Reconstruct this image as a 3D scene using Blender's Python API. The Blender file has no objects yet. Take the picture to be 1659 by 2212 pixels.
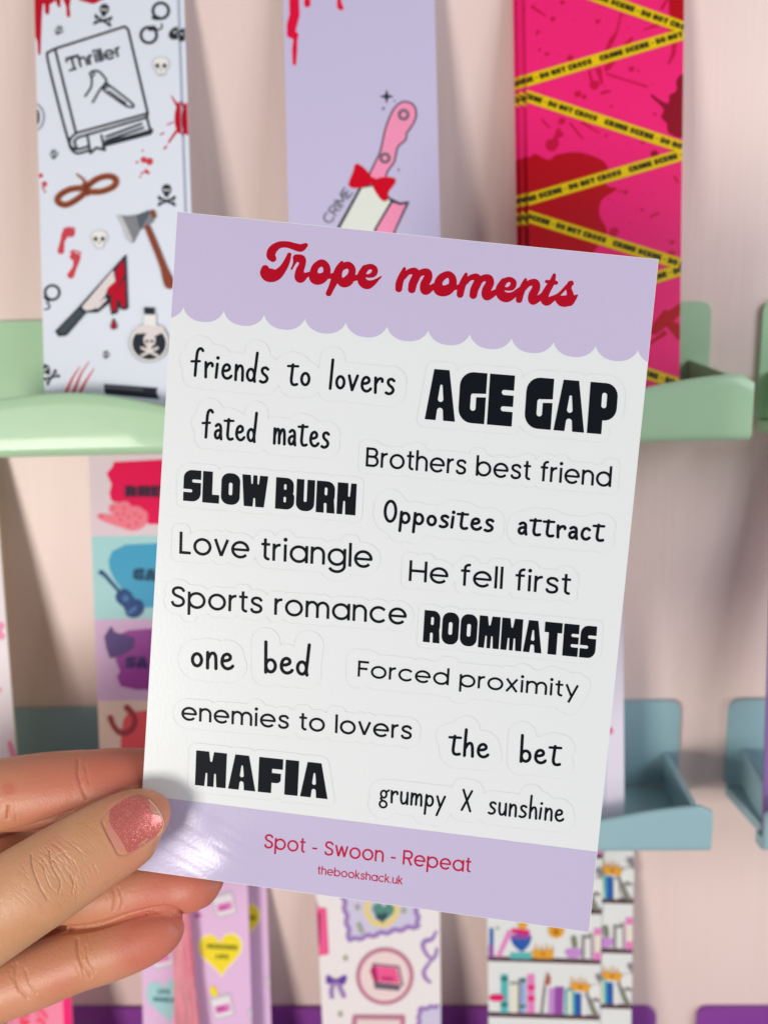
import bpy, bmesh, math, random
import numpy as np
from mathutils import Vector, Matrix
from mathutils.bvhtree import BVHTree

scene = bpy.context.scene
COL = scene.collection
random.seed(4)

# ------------------------------------------------------------------ camera
FPX, CX, CY, VH = 1600.0, 829.5, 1106.0, 2212.0     # focal length and centre on the photograph's own grid
CAM = Vector((0.0, -0.285, 1.45))
def rz(a): return Matrix.Rotation(math.radians(a), 3, 'Z')
CR = rz(1.75) @ Matrix.Rotation(math.radians(80.0), 3, 'X') @ rz(-1.5)
cd = bpy.data.cameras.new('camera')
cam = bpy.data.objects.new('camera', cd)
COL.objects.link(cam)
cam.matrix_world = Matrix.Translation(CAM) @ CR.to_4x4()
cd.sensor_fit = 'VERTICAL'
cd.sensor_height = 36.0
cd.sensor_width = 27.0
cd.lens = 36.0 * FPX / VH
cd.clip_start = 0.01
cd.clip_end = 50.0
cd.dof.use_dof = True
cd.dof.focus_distance = 0.163
cd.dof.aperture_fstop = 10.5
scene.camera = cam

# ------------------------------------------------------------------ world, lamps, exposure
world = bpy.data.worlds.new('World')
scene.world = world
world.use_nodes = True
bg = world.node_tree.nodes['Background']
bg.inputs['Color'].default_value = (1.0, 0.96, 0.99, 1)
bg.inputs['Strength'].default_value = 0.23

def area(name, loc, target, size, power, color, size_y=None):
    l = bpy.data.lights.new(name, 'AREA')
    l.energy = power
    l.color = color
    l.size = size
    if size_y:
        l.shape = 'RECTANGLE'
        l.size_y = size_y
    o = bpy.data.objects.new(name, l)
    COL.objects.link(o)
    o.location = loc
    o.rotation_euler = (Vector(target) - Vector(loc)).to_track_quat('-Z', 'Y').to_euler()
    return o
area('warm_lamp', (-0.45, -0.72, 1.27), (0.0, -0.05, 1.45), 0.22, 4.5, (1.0, 0.945, 0.875), 0.24)
area('cool_lamp', (0.54, -0.54, 1.70), (0.06, -0.02, 1.43), 0.36, 2.35, (0.90, 0.92, 1.0))
area('added_side_fill', (0.62, -0.36, 1.24), (0.10, 0.0, 1.38), 0.30, 1.15, (1.0, 0.95, 0.93))  # added fill with no known source, lifts the wall right of the sheet

scene.view_settings.view_transform = 'Standard'
scene.view_settings.look = 'None'
scene.view_settings.exposure = 0.0
scene.view_settings.gamma = 1.0
scene.view_settings.use_curve_mapping = False
scene.render.engine = 'CYCLES'
scene.cycles.use_denoising = True
scene.cycles.max_bounces = 8
scene.cycles.sample_clamp_indirect = 4.0

# ------------------------------------------------------------------ optics helpers
def ray(x, y):
    return CR @ Vector(((x - CX) / FPX, -(y - CY) / FPX, -1.0))
def on_y(x, y, Y):
    d = ray(x, y)
    return CAM + d * ((Y - CAM.y) / d.y)
def at_depth(x, y, s):
    return CAM + ray(x, y) * s
def proj(p):
    q = CR.transposed() @ (Vector(p) - CAM)
    return (CX - FPX * q.x / q.z, CY + FPX * q.y / q.z, -q.z)
def zoom(x0, y0, s):
    return lambda pts: [((x0 + p[0] / s) * 0.8525, (y0 + p[1] / s) * 0.8525) + ((p[2] / s * 0.8525,) if len(p) > 2 else ()) for p in pts]

# ------------------------------------------------------------------ materials
MATS = {}
def lin(c):
    c = c / 255.0
    return c / 12.92 if c <= 0.04045 else ((c + 0.055) / 1.055) ** 2.4
def mat(name, rgb, rough=0.5, k=1.0, spec=0.2, bump=None, mottle=0.0, coat=0.0, sheen=0.0):
    if name in MATS:
        return MATS[name]
    m = bpy.data.materials.new(name)
    m.use_nodes = True
    nt = m.node_tree
    b = nt.nodes['Principled BSDF']
    c = [min(0.9, lin(v) * k) for v in rgb]
    b.inputs['Base Color'].default_value = (*c, 1)
    b.inputs['Roughness'].default_value = rough
    b.inputs['Specular IOR Level'].default_value = spec
    b.inputs['Coat Weight'].default_value = coat
    if bump or mottle:
        tc = nt.nodes.new('ShaderNodeTexCoord')
        nz = nt.nodes.new('ShaderNodeTexNoise')
        nz.inputs['Scale'].default_value = bump[0] if bump else 60
        nz.inputs['Detail'].default_value = 4
        nt.links.new(tc.outputs['Object'], nz.inputs['Vector'])
        if bump:
            bp = nt.nodes.new('ShaderNodeBump')
            bp.inputs['Strength'].default_value = bump[1]
            bp.inputs['Distance'].default_value = bump[2]
            nt.links.new(nz.outputs['Fac'], bp.inputs['Height'])
            nt.links.new(bp.outputs['Normal'], b.inputs['Normal'])
        if mottle:
            n2 = nt.nodes.new('ShaderNodeTexNoise')
            n2.inputs['Scale'].default_value = 90
            n2.inputs['Detail'].default_value = 5
            nt.links.new(tc.outputs['Object'], n2.inputs['Vector'])
            hs = nt.nodes.new('ShaderNodeMix')
            hs.data_type = 'RGBA'
            hs.inputs[6].default_value = (*[v * (1 - mottle) for v in c], 1)
            hs.inputs[7].default_value = (*[min(0.92, v * (1 + mottle)) for v in c], 1)
            nt.links.new(n2.outputs['Fac'], hs.inputs[0])
            nt.links.new(hs.outputs[2], b.inputs['Base Color'])
    MATS[name] = m
    return m

# ------------------------------------------------------------------ mesh builder
class MB:
    def __init__(s):
        s.v, s.f, s.m, s.mats = [], [], [], []
    def mi(s, m):
        if m not in s.mats:
            s.mats.append(m)
        return s.mats.index(m)
    def poly(s, pts, m):
        n = len(s.v)
        s.v += [tuple(p) for p in pts]
        s.f.append(tuple(range(n, n + len(pts))))
        s.m.append(s.mi(m))
    def mesh(s, V, F, m):
        n = len(s.v)
        s.v += [tuple(p) for p in V]
        k = s.mi(m)
        for f in F:
            s.f.append(tuple(i + n for i in f))
            s.m.append(k)
    def slab(s, outline_front, back_vec, m, m_side=None):
        k = len(outline_front)
        back = [Vector(p) + back_vec for p in outline_front]
        s.poly(outline_front, m)
        s.poly(back[::-1], m_side or m)
        for i in range(k):
            j = (i + 1) % k
            s.poly([outline_front[j], outline_front[i], back[i], back[j]], m_side or m)
    def build(s, name, parent=None, origin=None, smooth=False, merge=0.0):
        o0 = Vector(origin) if origin is not None else Vector((0, 0, 0))
        me = bpy.data.meshes.new(name)
        me.from_pydata([tuple(Vector(p) - o0) for p in s.v], [], s.f)
        for m in s.mats:
            me.materials.append(m)
        me.polygons.foreach_set('material_index', s.m)
        if merge:
            b = bmesh.new()
            b.from_mesh(me)
            bmesh.ops.remove_doubles(b, verts=b.verts, dist=merge)
            b.to_mesh(me)
            b.free()
        if smooth:
            me.polygons.foreach_set('use_smooth', [True] * len(me.polygons))
        me.update()
        o = bpy.data.objects.new(name, me)
        COL.objects.link(o)
        if parent is not None:
            o.parent = parent
            o.location = o0 - (parent.location if parent else Vector((0, 0, 0)))
        else:
            o.location = o0
        return o

def tag(o, label=None, cat=None, group=None, kind=None):
    if label: o['label'] = label
    if cat: o['category'] = cat
    if group: o['group'] = group
    if kind: o['kind'] = kind
    return o
def empty(name, loc):
    o = bpy.data.objects.new(name, None)
    o.empty_display_size = 0.01
    COL.objects.link(o)
    o.location = loc
    return o

# ------------------------------------------------------------------ flat print: 2-D distance fields turned into faces
def cr(pts, n=6, closed=False):
    """smooth curve through points (any number of columns)"""
    P = [np.array(p, float) for p in pts]
    if closed: P = [P[-1]] + P + [P[0], P[1]]
    else: P = [2 * P[0] - P[1]] + P + [2 * P[-1] - P[-2]]
    out = []
    for i in range(1, len(P) - 2):
        a, b, c, d = P[i - 1:i + 3]
        for k in range(n):
            t = k / n
            out.append(tuple(0.5 * (2 * b + (c - a) * t + (2 * a - 5 * b + 4 * c - d) * t * t + (3 * b - a - 3 * c + d) * t ** 3)))
    if not closed: out.append(tuple(P[-2]))
    return out
def arc(cx, cy, rx, ry, a0, a1, n=18):
    return [(cx + rx * math.cos(math.radians(a0 + (a1 - a0) * i / n)), cy + ry * math.sin(math.radians(a0 + (a1 - a0) * i / n))) for i in range(n + 1)]
def st(pts, r=None, butt=False, closed=False):
    pts = [(p[0], p[1], r if len(p) < 3 else p[2]) for p in pts]
    if closed: pts = pts + [pts[0]]
    return ('s', pts, butt)
def pg(pts, rnd=0.0): return ('p', pts, rnd)
def disc(x, y, r): return ('s', [(x, y, r), (x + 1e-4, y, r)], False)
def ell(x, y, rx, ry, rot=0, n=28):
    c, s = math.cos(math.radians(rot)), math.sin(math.radians(rot))
    return pg([(x + rx * math.cos(t) * c - ry * math.sin(t) * s, y + rx * math.cos(t) * s + ry * math.sin(t) * c) for t in [2 * math.pi * i / n for i in range(n)]])
def ring(x, y, r, w, rx=None): 
    return st(arc(x, y, r, rx or r, 0, 360, 28), w)
def neg(sh): return ('n', sh)

def sd_shape(sh, X, Y):
    if sh[0] == 's':
        D = np.full(X.shape, 1e9)
        pts = sh[1]
        for i in range(len(pts) - 1):
            (ax, ay, ra), (bx, by, rb) = pts[i], pts[i + 1]
            dx, dy = bx - ax, by - ay
            L2 = dx * dx + dy * dy + 1e-18
            t0 = ((X - ax) * dx + (Y - ay) * dy) / L2
            t = np.clip(t0, 0, 1)
            d = np.hypot(X - ax - t * dx, Y - ay - t * dy) - (ra + (rb - ra) * t)
            if sh[2]:
                L = math.sqrt(L2)
                if i == 0: d = np.maximum(d, -t0 * L)
                if i == len(pts) - 2: d = np.maximum(d, (t0 - 1) * L)
            D = np.minimum(D, d)
        return D
    pts, rnd = sh[1], sh[2]
    D = np.full(X.shape, 1e18)
    ins = np.zeros(X.shape, bool)
    n = len(pts)
    for i in range(n):
        ax, ay = pts[i][:2]
        bx, by = pts[(i + 1) % n][:2]
        dx, dy = bx - ax, by - ay
        t = np.clip(((X - ax) * dx + (Y - ay) * dy) / (dx * dx + dy * dy + 1e-18), 0, 1)
        D = np.minimum(D, (X - ax - t * dx) ** 2 + (Y - ay - t * dy) ** 2)
        if ay != by:
            c = ((ay > Y) != (by > Y)) & (X < (bx - ax) * (Y - ay) / (by - ay) + ax)
            ins ^= c
    D = np.sqrt(D)
    return np.where(ins, -D, D) - rnd
def bbox(sh):
    if sh[0] == 'n': return bbox(sh[1])
    P = sh[1]
    r = max(p[2] for p in P) if sh[0] == 's' else sh[2]
    return min(p[0] for p in P) - r, min(p[1] for p in P) - r, max(p[0] for p in P) + r, max(p[1] for p in P) + r
def field(shapes, step, pad):
    B = [bbox(s) for s in shapes if s[0] != 'n']
    x0, y0 = min(b[0] for b in B) - pad, min(b[1] for b in B) - pad
    x1, y1 = max(b[2] for b in B) + pad, max(b[3] for b in B) + pad
    xs = np.arange(x0, x1 + step, step)
    ys = np.arange(y0, y1 + step, step)
    F = np.full((len(ys), len(xs)), 1e3)
    for s in shapes:
        b = bbox(s)
        i0, i1 = np.searchsorted(xs, [b[0] - pad, b[2] + pad])
        j0, j1 = np.searchsorted(ys, [b[1] - pad, b[3] + pad])
        if i1 <= i0 or j1 <= j0: continue
        X, Y = np.meshgrid(xs[i0:i1], ys[j0:j1])
        if s[0] == 'n': F[j0:j1, i0:i1] = np.maximum(F[j0:j1, i0:i1], -sd_shape(s[1], X, Y))
        else: F[j0:j1, i0:i1] = np.minimum(F[j0:j1, i0:i1], sd_shape(s, X, Y))
    return F, xs, ys
def msq(F, xs, ys, maxrun=10 ** 6):
    """marching squares: faces where F < 0, and the outline's segments"""
    polys, segs = [], []
    I = F < 0
    c = I[:-1, :-1].astype(int) + I[1:, :-1] + I[1:, 1:] + I[:-1, 1:]
    full = c == 4
    for j in range(full.shape[0]):
        row = np.flatnonzero(full[j])
        if len(row) == 0: continue
        k = 0
        while k < len(row):
            e = k
            while e + 1 < len(row) and row[e + 1] == row[e] + 1 and e + 1 - k < maxrun: e += 1
            a, b = xs[row[k]], xs[row[e] + 1]
            polys.append([(a, ys[j]), (a, ys[j + 1]), (b, ys[j + 1]), (b, ys[j])])
            k = e + 1
    for j, i in zip(*np.nonzero((c > 0) & (c < 4))):
        P = [(xs[i], ys[j]), (xs[i], ys[j + 1]), (xs[i + 1], ys[j + 1]), (xs[i + 1], ys[j])]
        V = [F[j, i], F[j + 1, i], F[j + 1, i + 1], F[j, i + 1]]
        out, cross = [], []
        for k in range(4):
            a, b, fa, fb = P[k], P[(k + 1) % 4], V[k], V[(k + 1) % 4]
            if fa < 0: out.append(a)
            if (fa < 0) != (fb < 0):
                t = fa / (fa - fb)
                q = (a[0] + t * (b[0] - a[0]), a[1] + t * (b[1] - a[1]))
                out.append(q)
                cross.append(q)
        if len(out) >= 3: polys.append(out)
        for k in range(0, len(cross) - 1, 2): segs.append((cross[k], cross[k + 1]))
    return polys, segs
def paint(mb, shapes, m, mapper, off, step=1.6, clip=None, grow=0.0, maxrun=10 ** 6):
    F, xs, ys = field(shapes, step, 2.5 * step + max(0, grow))
    F = F - grow
    if clip is not None:
        X, Y = np.meshgrid(xs, ys)
        F = np.maximum(F, sd_shape(pg(clip), X, Y))
    polys, segs = msq(F, xs, ys, maxrun)
    k = mb.mi(m)
    for P in polys:
        n = len(mb.v)
        mb.v += [mapper(p[0], p[1], off) for p in P]
        mb.f.append(tuple(range(n, n + len(P))))
        mb.m.append(k)
    return F, xs, ys, segs
# ------------------------------------------------------------------ lettering
def _sans():
    w = 0.0625
    R = 0.335
    cx = R + w
    yo = 0.385
    G = {}
    B = True
    def stem(x, y0, y1): return st([(x, y0), (x, y1)], w, B)
    o = st(arc(cx, yo, R, R, 0, 360, 30), w)
    G['o'] = ([o], 2 * cx)
    G['a'] = ([o, stem(cx + R, 0, .78)], 2 * cx)
    G['d'] = ([o, stem(cx + R, 0, 1.07)], 2 * cx)
    G['b'] = ([o, stem(w, 0, 1.07)], 2 * cx)
    G['p'] = ([o, stem(w, -.32, .78)], 2 * cx)
    G['g'] = ([o, st([(cx + R, .78), (cx + R, -.02)] + arc(cx, -.0, R, .27, 0, -155, 14)[1:], w, B)], 2 * cx)
    G['e'] = ([st([(w, yo), (cx + R, yo)], w * .9), st(arc(cx, yo, R, R, 0, 320, 28), w, B)], 2 * cx)
    G['c'] = ([st(arc(cx, yo, R, R, 40, 320, 26), w, B)], 2 * cx - .08)
    r = .25
    def arch(x, rr=r, leg=True, a1=0): return st(arc(x + rr, .46, rr, .27, 180, a1, 14) + ([(x + 2 * rr, 0)] if leg else []), w, B)
    G['n'] = ([stem(w, 0, .78), arch(w)], 2 * w + 2 * r)
    G['h'] = ([stem(w, 0, 1.07), arch(w)], 2 * w + 2 * r)
    G['m'] = ([stem(w, 0, .78), arch(w, .23), arch(w + .46, .23)], 2 * w + .92)
    G['r'] = ([stem(w, 0, .78), st(arc(w + .26, .45, .26, .28, 180, 85, 8), w, B)], .36)
    G['u'] = ([stem(w + 2 * r, 0, .78), st([(w, .78), (w, .32)] + arc(w + r, .32, r, .27, 180, 360, 14), w, B)], 2 * w + 2 * r)
    G['i'] = ([stem(.085, 0, .78), disc(.085, .99, .088)], .17)
    G['l'] = ([stem(w, 0, 1.07)], 2 * w)
    G['t'] = ([st([(.17, .98), (.17, .2)] + arc(.32, .2, .15, .14, 180, 280, 8), w, B), st([(0, .72), (.38, .72)], w * .9, B)], .38)
    G['f'] = ([st([(.17, 0), (.17, .84)] + arc(.34, .84, .17, .17, 180, 75, 8), w, B), st([(0, .72), (.38, .72)], w * .9, B)], .40)
    sp = [(.50, .60), (.42, .695), (.28, .725), (.14, .675), (.095, .56), (.16, .46), (.30, .40), (.44, .335), (.49, .215), (.43, .10), (.28, .05), (.13, .085), (.06, .20)]
    G['s'] = ([st(cr(sp, 4), w, B)], .56)
    G['S'] = ([st(cr([(x * 1.2, y * 1.28) for x, y in sp], 4), w, B)], .66)
    G['v'] = ([st([(.05, .79), (.32, .04)], w, B), st([(.59, .79), (.32, .04)], w, B)], .64)
    G['w'] = ([st([(.05, .79), (.26, .04)], w, B), st([(.26, .04), (.46, .75)], w, B), st([(.46, .75), (.67, .04)], w, B), st([(.67, .04), (.87, .79)], w, B)], .92)
    G['x'] = ([st([(.05, .79), (.56, -.01)], w, B), st([(.56, .79), (.05, -.01)], w, B)], .61)
    G['y'] = ([st([(.05, .79), (.33, .04)], w, B), st([(.60, .79), (.19, -.33)], w, B)], .65)
    G['k'] = ([stem(w, 0, 1.07), st([(w, .28), (.50, .79)], w, B), st([(.22, .45), (.54, 0)], w, B)], .58)
    G['B'] = ([stem(w, 0, 1), st([(w, .94), (.36, .94)] + arc(.36, .735, .205, .205, 90, -90, 12) + [(w, .53)], w), st([(w, .53), (.38, .53)] + arc(.38, .295, .235, .235, 90, -90, 12) + [(w, .06)], w)], .68)
    G['L'] = ([stem(w, 0, 1), st([(0, .06), (.50, .06)], w, B)], .50)
    G['H'] = ([stem(w, 0, 1), stem(.70, 0, 1), st([(w, .51), (.70, .51)], w)], .76)
    G['F'] = ([stem(w, 0, 1), st([(0, .94), (.54, .94)], w, B), st([(0, .52), (.48, .52)], w, B)], .54)
    G['R'] = ([stem(w, 0, 1), st([(w, .94), (.38, .94)] + arc(.38, .70, .24, .24, 90, -90, 12) + [(w, .46)], w), st([(.36, .46), (.62, 0)], w, B)], .68)
    G['T'] = ([stem(.33, 0, 1), st([(0, .94), (.66, .94)], w, B)], .66)
    G['C'] = ([st(arc(.48, .5, .42, .45, 45, 315, 24), w, B)], .84)
    G['I'] = ([stem(w, 0, 1)], 2 * w)
    G['M'] = ([stem(w, 0, 1), stem(.84, 0, 1), st([(w, .97), (.45, .25)], w), st([(.84, .97), (.45, .25)], w)], .90)
    G['E'] = ([stem(w, 0, 1), st([(0, .94), (.54, .94)], w, B), st([(0, .52), (.48, .52)], w, B), st([(0, .06), (.54, .06)], w, B)], .54)
    G['-'] = ([st([(0, .38), (.34, .38)], w * .9, B)], .34)
    G['.'] = ([disc(.08, .07, .08)], .16)
    return G
def _hand():
    w = .047
    G = {}
    G['o'] = ([st([(x, y) for x, y in arc(.18, .245, .135, .20, 90, 450, 22)], w)], .36)
    G['f'] = ([st(cr([(.40, .90), (.34, .965), (.26, .95), (.20, .84), (.175, .6), (.15, .02)]), w), st([(.0, .50), (.30, .53)], w * .85)], .40)
    G['r'] = ([st([(.04, .51), (.06, .0)], w), st(cr([(.06, .32), (.13, .45), (.22, .50), (.28, .47), (.285, .40)]), w)], .32)
    G['i'] = ([st([(.06, .49), (.03, .02)], w), disc(.07, .70, .06)], .13)
    G['e'] = ([st(cr([(.07, .27), (.20, .29), (.29, .35), (.285, .45), (.20, .50), (.10, .44), (.055, .30), (.06, .16), (.12, .06), (.22, .02), (.32, .06), (.37, .12)]), w)], .40)
    G['n'] = ([st([(.05, .51), (.05, .0)], w), st(cr([(.06, .30), (.13, .46), (.22, .50), (.28, .42), (.295, .25), (.30, .0)]), w)], .34)
    G['m'] = ([st([(.05, .51), (.05, .0)], w), st(cr([(.06, .30), (.12, .46), (.19, .50), (.24, .42), (.25, .2), (.25, .02)]), w), st(cr([(.26, .30), (.33, .46), (.40, .50), (.45, .42), (.465, .2), (.47, .0)]), w)], .52)
    G['d'] = ([st(arc(.17, .22, .13, .20, 90, 450, 20), w), st(cr([(.37, .99), (.33, .5), (.30, .15), (.32, .0)]), w)], .40)
    G['b'] = ([st(cr([(.05, .99), (.055, .5), (.06, .0)]), w), st(arc(.20, .22, .14, .20, 100, 440, 20), w)], .38)
    G['s'] = ([st(cr([(.30, .46), (.22, .51), (.12, .48), (.09, .39), (.14, .30), (.24, .23), (.29, .14), (.24, .04), (.13, .0), (.04, .03)]), w)], .34)
    G['t'] = ([st(cr([(.17, .70), (.15, .4), (.14, .15), (.19, .03), (.28, .015), (.35, .04)]), w), st([(0, .64), (.36, .66)], w * .85)], .38)
    G['l'] = ([st([(.09, .99), (.05, .0)], w)], .14)
    G['v'] = ([st([(.04, .50), (.17, .02)], w), st([(.17, .02), (.34, .52)], w)], .38)
    G['a'] = ([st(cr([(.08, .44), (.16, .50), (.25, .47), (.28, .36), (.285, .15), (.31, .0)]), w), st(cr([(.27, .29), (.16, .29), (.07, .22), (.06, .10), (.12, .02), (.21, .05), (.28, .18)]), w)], .35)
    G['O'] = ([st(arc(.24, .5, .19, .46, 90, 450, 26), w)], .48)
    G['p'] = ([st(cr([(.07, .51), (.06, .2), (.04, -.34)]), w), st(arc(.21, .26, .14, .22, 100, 440, 20), w)], .40)
    G['c'] = ([st(cr([(.30, .44), (.22, .50), (.12, .46), (.055, .30), (.06, .14), (.13, .03), (.23, .02), (.31, .09)]), w)], .35)
    G['h'] = ([st(cr([(.06, .99), (.05, .5), (.05, .0)]), w), st(cr([(.06, .28), (.14, .45), (.23, .49), (.28, .40), (.30, .2), (.31, .0)]), w)], .35)
    G['g'] = ([st(arc(.17, .33, .12, .16, 90, 450, 18), w * .9), st(arc(.17, -.12, .15, .15, 90, 450, 18), w * .9), st(cr([(.10, .19), (.06, .12), (.12, .05), (.20, .03)]), w * .9), st([(.27, .44), (.38, .52)], w * .9)], .38)
    G['u'] = ([st(cr([(.05, .51), (.05, .2), (.10, .03), (.18, .01), (.27, .10), (.31, .25)]), w), st([(.31, .51), (.32, .0)], w)], .36)
    G['y'] = ([st([(.04, .50), (.18, .06)], w), st(cr([(.36, .52), (.22, .12), (.06, -.34)]), w)], .38)
    G['X'] = ([st([(.06, .92), (.40, .0)], w), st([(.42, .90), (.04, .02)], w)], .46)
    return G
def _chunk():
    G = {}
    def rb(x0, y0, x1, y1, tl=0, tr=0, br=0, bl=0):
        P = []
        for (x, y, r, a0) in ((x1 - tr, y1 - tr, tr, 0), (x0 + tl, y1 - tl, tl, 90), (x0 + bl, y0 + bl, bl, 180), (x1 - br, y0 + br, br, 270)):
            P += arc(x, y, r, r, a0, a0 + 90, 6) if r else [(x, y)]
        return pg(P)
    def sl(*p, r=.045): return neg(st(list(p), r))
    G['A'] = ([pg([(.14, 1), (.46, 1), (.64, 0), (0, 0)]), sl((.31, .42, .055), (.31, .68, .025)), sl((.31, -.1, .085), (.31, .19, .06))], .64)
    G['G'] = ([rb(0, 0, .56, 1, tl=.28, bl=.28), sl((.34, .55), (.7, .57), r=.035), sl((.30, .30), (.30, .53), r=.055)], .56)
    G['E'] = ([rb(0, 0, .52, 1), sl((.32, .655), (.7, .655), r=.05), sl((.32, .335), (.7, .335), r=.05)], .52)
    G['P'] = ([rb(0, 0, .30, .6), rb(0, .27, .58, 1, tr=.25, br=.25), sl((.31, .56), (.31, .76), r=.05)], .58)
    G['S'] = ([rb(0, 0, .54, 1, tl=.26, br=.26), sl((.31, .655), (.7, .655), r=.05), sl((-.2, .335), (.23, .335), r=.05)], .54)
    G['L'] = ([rb(0, 0, .30, 1), rb(0, 0, .52, .27)], .52)
    G['O'] = ([rb(0, 0, .58, 1, .25, .25, .25, .25), sl((.29, .36), (.29, .64), r=.06)], .58)
    G['W'] = ([pg([(0, 1), (.80, 1), (.70, 0), (.08, 0)]), sl((.30, 1.1, .05), (.31, .74, .025)), sl((.51, 1.1, .05), (.50, .74, .025)), sl((.395, -.1, .05), (.395, .25, .03))], .80)
    G['B'] = ([rb(0, .45, .55, 1, tr=.22, br=.12), rb(0, 0, .58, .53, tr=.12, br=.24), sl((.29, .66), (.29, .76), r=.04), sl((.29, .26), (.29, .36), r=.04)], .58)
    G['U'] = ([rb(0, 0, .56, 1, bl=.24, br=.24), sl((.28, 1.1), (.28, .34), r=.05)], .56)
    G['R'] = ([rb(0, .38, .56, 1, tr=.24, br=.12), pg([(0, 0), (.58, 0), (.54, .45), (0, .45)]), sl((.29, .60), (.29, .76), r=.045), sl((.29, -.1), (.28, .27), r=.045)], .58)
    G['N'] = ([rb(0, 0, .58, 1), sl((.37, 1.1, .05), (.36, .60, .03)), sl((.22, -.1, .05), (.22, .40, .03))], .58)
    G['M'] = ([rb(0, 0, .72, 1), sl((.36, 1.1, .085), (.36, .74, .03)), sl((.25, -.1, .045), (.26, .36, .025)), sl((.47, -.1, .045), (.46, .36, .025))], .72)
    G['T'] = ([rb(0, .68, .60, 1), rb(.15, 0, .45, .8)], .60)
    G['F'] = ([rb(0, 0, .31, 1), rb(0, .70, .56, 1), rb(0, .30, .52, .58, br=.1)], .56)
    G['I'] = ([rb(0, 0, .31, 1)], .31)
    G['D'] = ([rb(0, 0, .56, 1, tr=.25, br=.25), sl((.29, .34), (.29, .66), r=.05)], .56)
    G['C'] = ([rb(0, 0, .54, 1, tl=.25, bl=.25), sl((.33, .5), (.8, .5), r=.08), sl((.29, .36), (.29, .64), r=.05)], .54)
    G['H'] = ([rb(0, 0, .58, 1), sl((.29, 1.1), (.29, .66), r=.045), sl((.29, -.1), (.29, .36), r=.045)], .58)
    G['-'] = ([rb(0, .38, .3, .58)], .3)
    G['V'] = ([pg([(0, 1), (.64, 1), (.46, 0), (.16, 0)]), sl((.32, 1.1, .07), (.32, .5, .03))], .64)
    G['K'] = ([rb(0, 0, .3, 1), pg([(.2, .5), (.34, 1), (.62, 1), (.46, .52), (.64, 0), (.34, 0)])], .64)
    return G
FONTS = {'sans': (_sans(), .105, .40), 'hand': (_hand(), .085, .50), 'chunk': (_chunk(), .058, .20)}
def tr_shape(s, fx, fy, k):
    if s[0] == 'n': return ('n', tr_shape(s[1], fx, fy, k))
    if s[0] == 's': return ('s', [(fx(p[0]), fy(p[1]), p[2] * k) for p in s[1]], s[2])
    return ('p', [(fx(p[0]), fy(p[1])) for p in s[1]], s[2] * k)
def text_glyphs(txt, font, cap, width=None, space=None, bold=1.0, track=0.0):
    """list of glyphs (each a list of shapes), baseline along +x, y DOWN, height 'cap', stretched to 'width'"""
    G, gap, sp = FONTS[font]
    sp = space if space is not None else sp
    x, runs = 0.0, []
    for ch in txt:
        if ch == ' ':
            x += sp
            continue
        shp, w = G[ch]
        runs.append((shp, x, w))
        x += w + gap + track
    tot = runs[-1][1] + runs[-1][2]
    sx = width / tot if width else cap
    return [[tr_shape(s, lambda v, x0=x0: (x0 + v) * sx, lambda v: -v * cap, cap * bold) for s in shp] for shp, x0, w in runs]
def text_field(glyphs, step, pad):
    allsh = [s for g in glyphs for s in g]
    B = [bbox(s) for s in allsh if s[0] != 'n']
    x0, y0 = min(b[0] for b in B) - pad, min(b[1] for b in B) - pad
    x1, y1 = max(b[2] for b in B) + pad, max(b[3] for b in B) + pad
    xs = np.arange(x0, x1 + step, step)
    ys = np.arange(y0, y1 + step, step)
    F = np.full((len(ys), len(xs)), 1e3)
    for g in glyphs:
        f, gx, gy = None, None, None
        b = [bbox(s) for s in g if s[0] != 'n']
        bx = (min(q[0] for q in b) - pad, min(q[1] for q in b) - pad, max(q[2] for q in b) + pad, max(q[3] for q in b) + pad)
        i0, i1 = np.searchsorted(xs, [bx[0], bx[2]])
        j0, j1 = np.searchsorted(ys, [bx[1], bx[3]])
        X, Y = np.meshgrid(xs[i0:i1], ys[j0:j1])
        f = np.full(X.shape, 1e3)
        for s in g:
            f = np.maximum(f, -sd_shape(s[1], X, Y)) if s[0] == 'n' else np.minimum(f, sd_shape(s, X, Y))
        F[j0:j1, i0:i1] = np.minimum(F[j0:j1, i0:i1], f)
    return F, xs, ys
def text_px(txt, font, p0, p1, cap, **kw):
    """text laid along the line p0-p1 as plain shapes (for print on a flat card)"""
    L = math.hypot(p1[0] - p0[0], p1[1] - p0[1])
    ex, ey = (p1[0] - p0[0]) / L, (p1[1] - p0[1]) / L
    out = []
    for g in text_glyphs(txt, font, cap, L, **kw):
        for s in g:
            def mv(s):
                if s[0] == 'n': return ('n', mv(s[1]))
                q = [(p0[0] + p[0] * ex - p[1] * ey, p0[1] + p[0] * ey + p[1] * ex) + tuple(p[2:]) for p in s[1]]
                return (s[0], q, s[2])
            out.append(mv(s))
    return out
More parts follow.
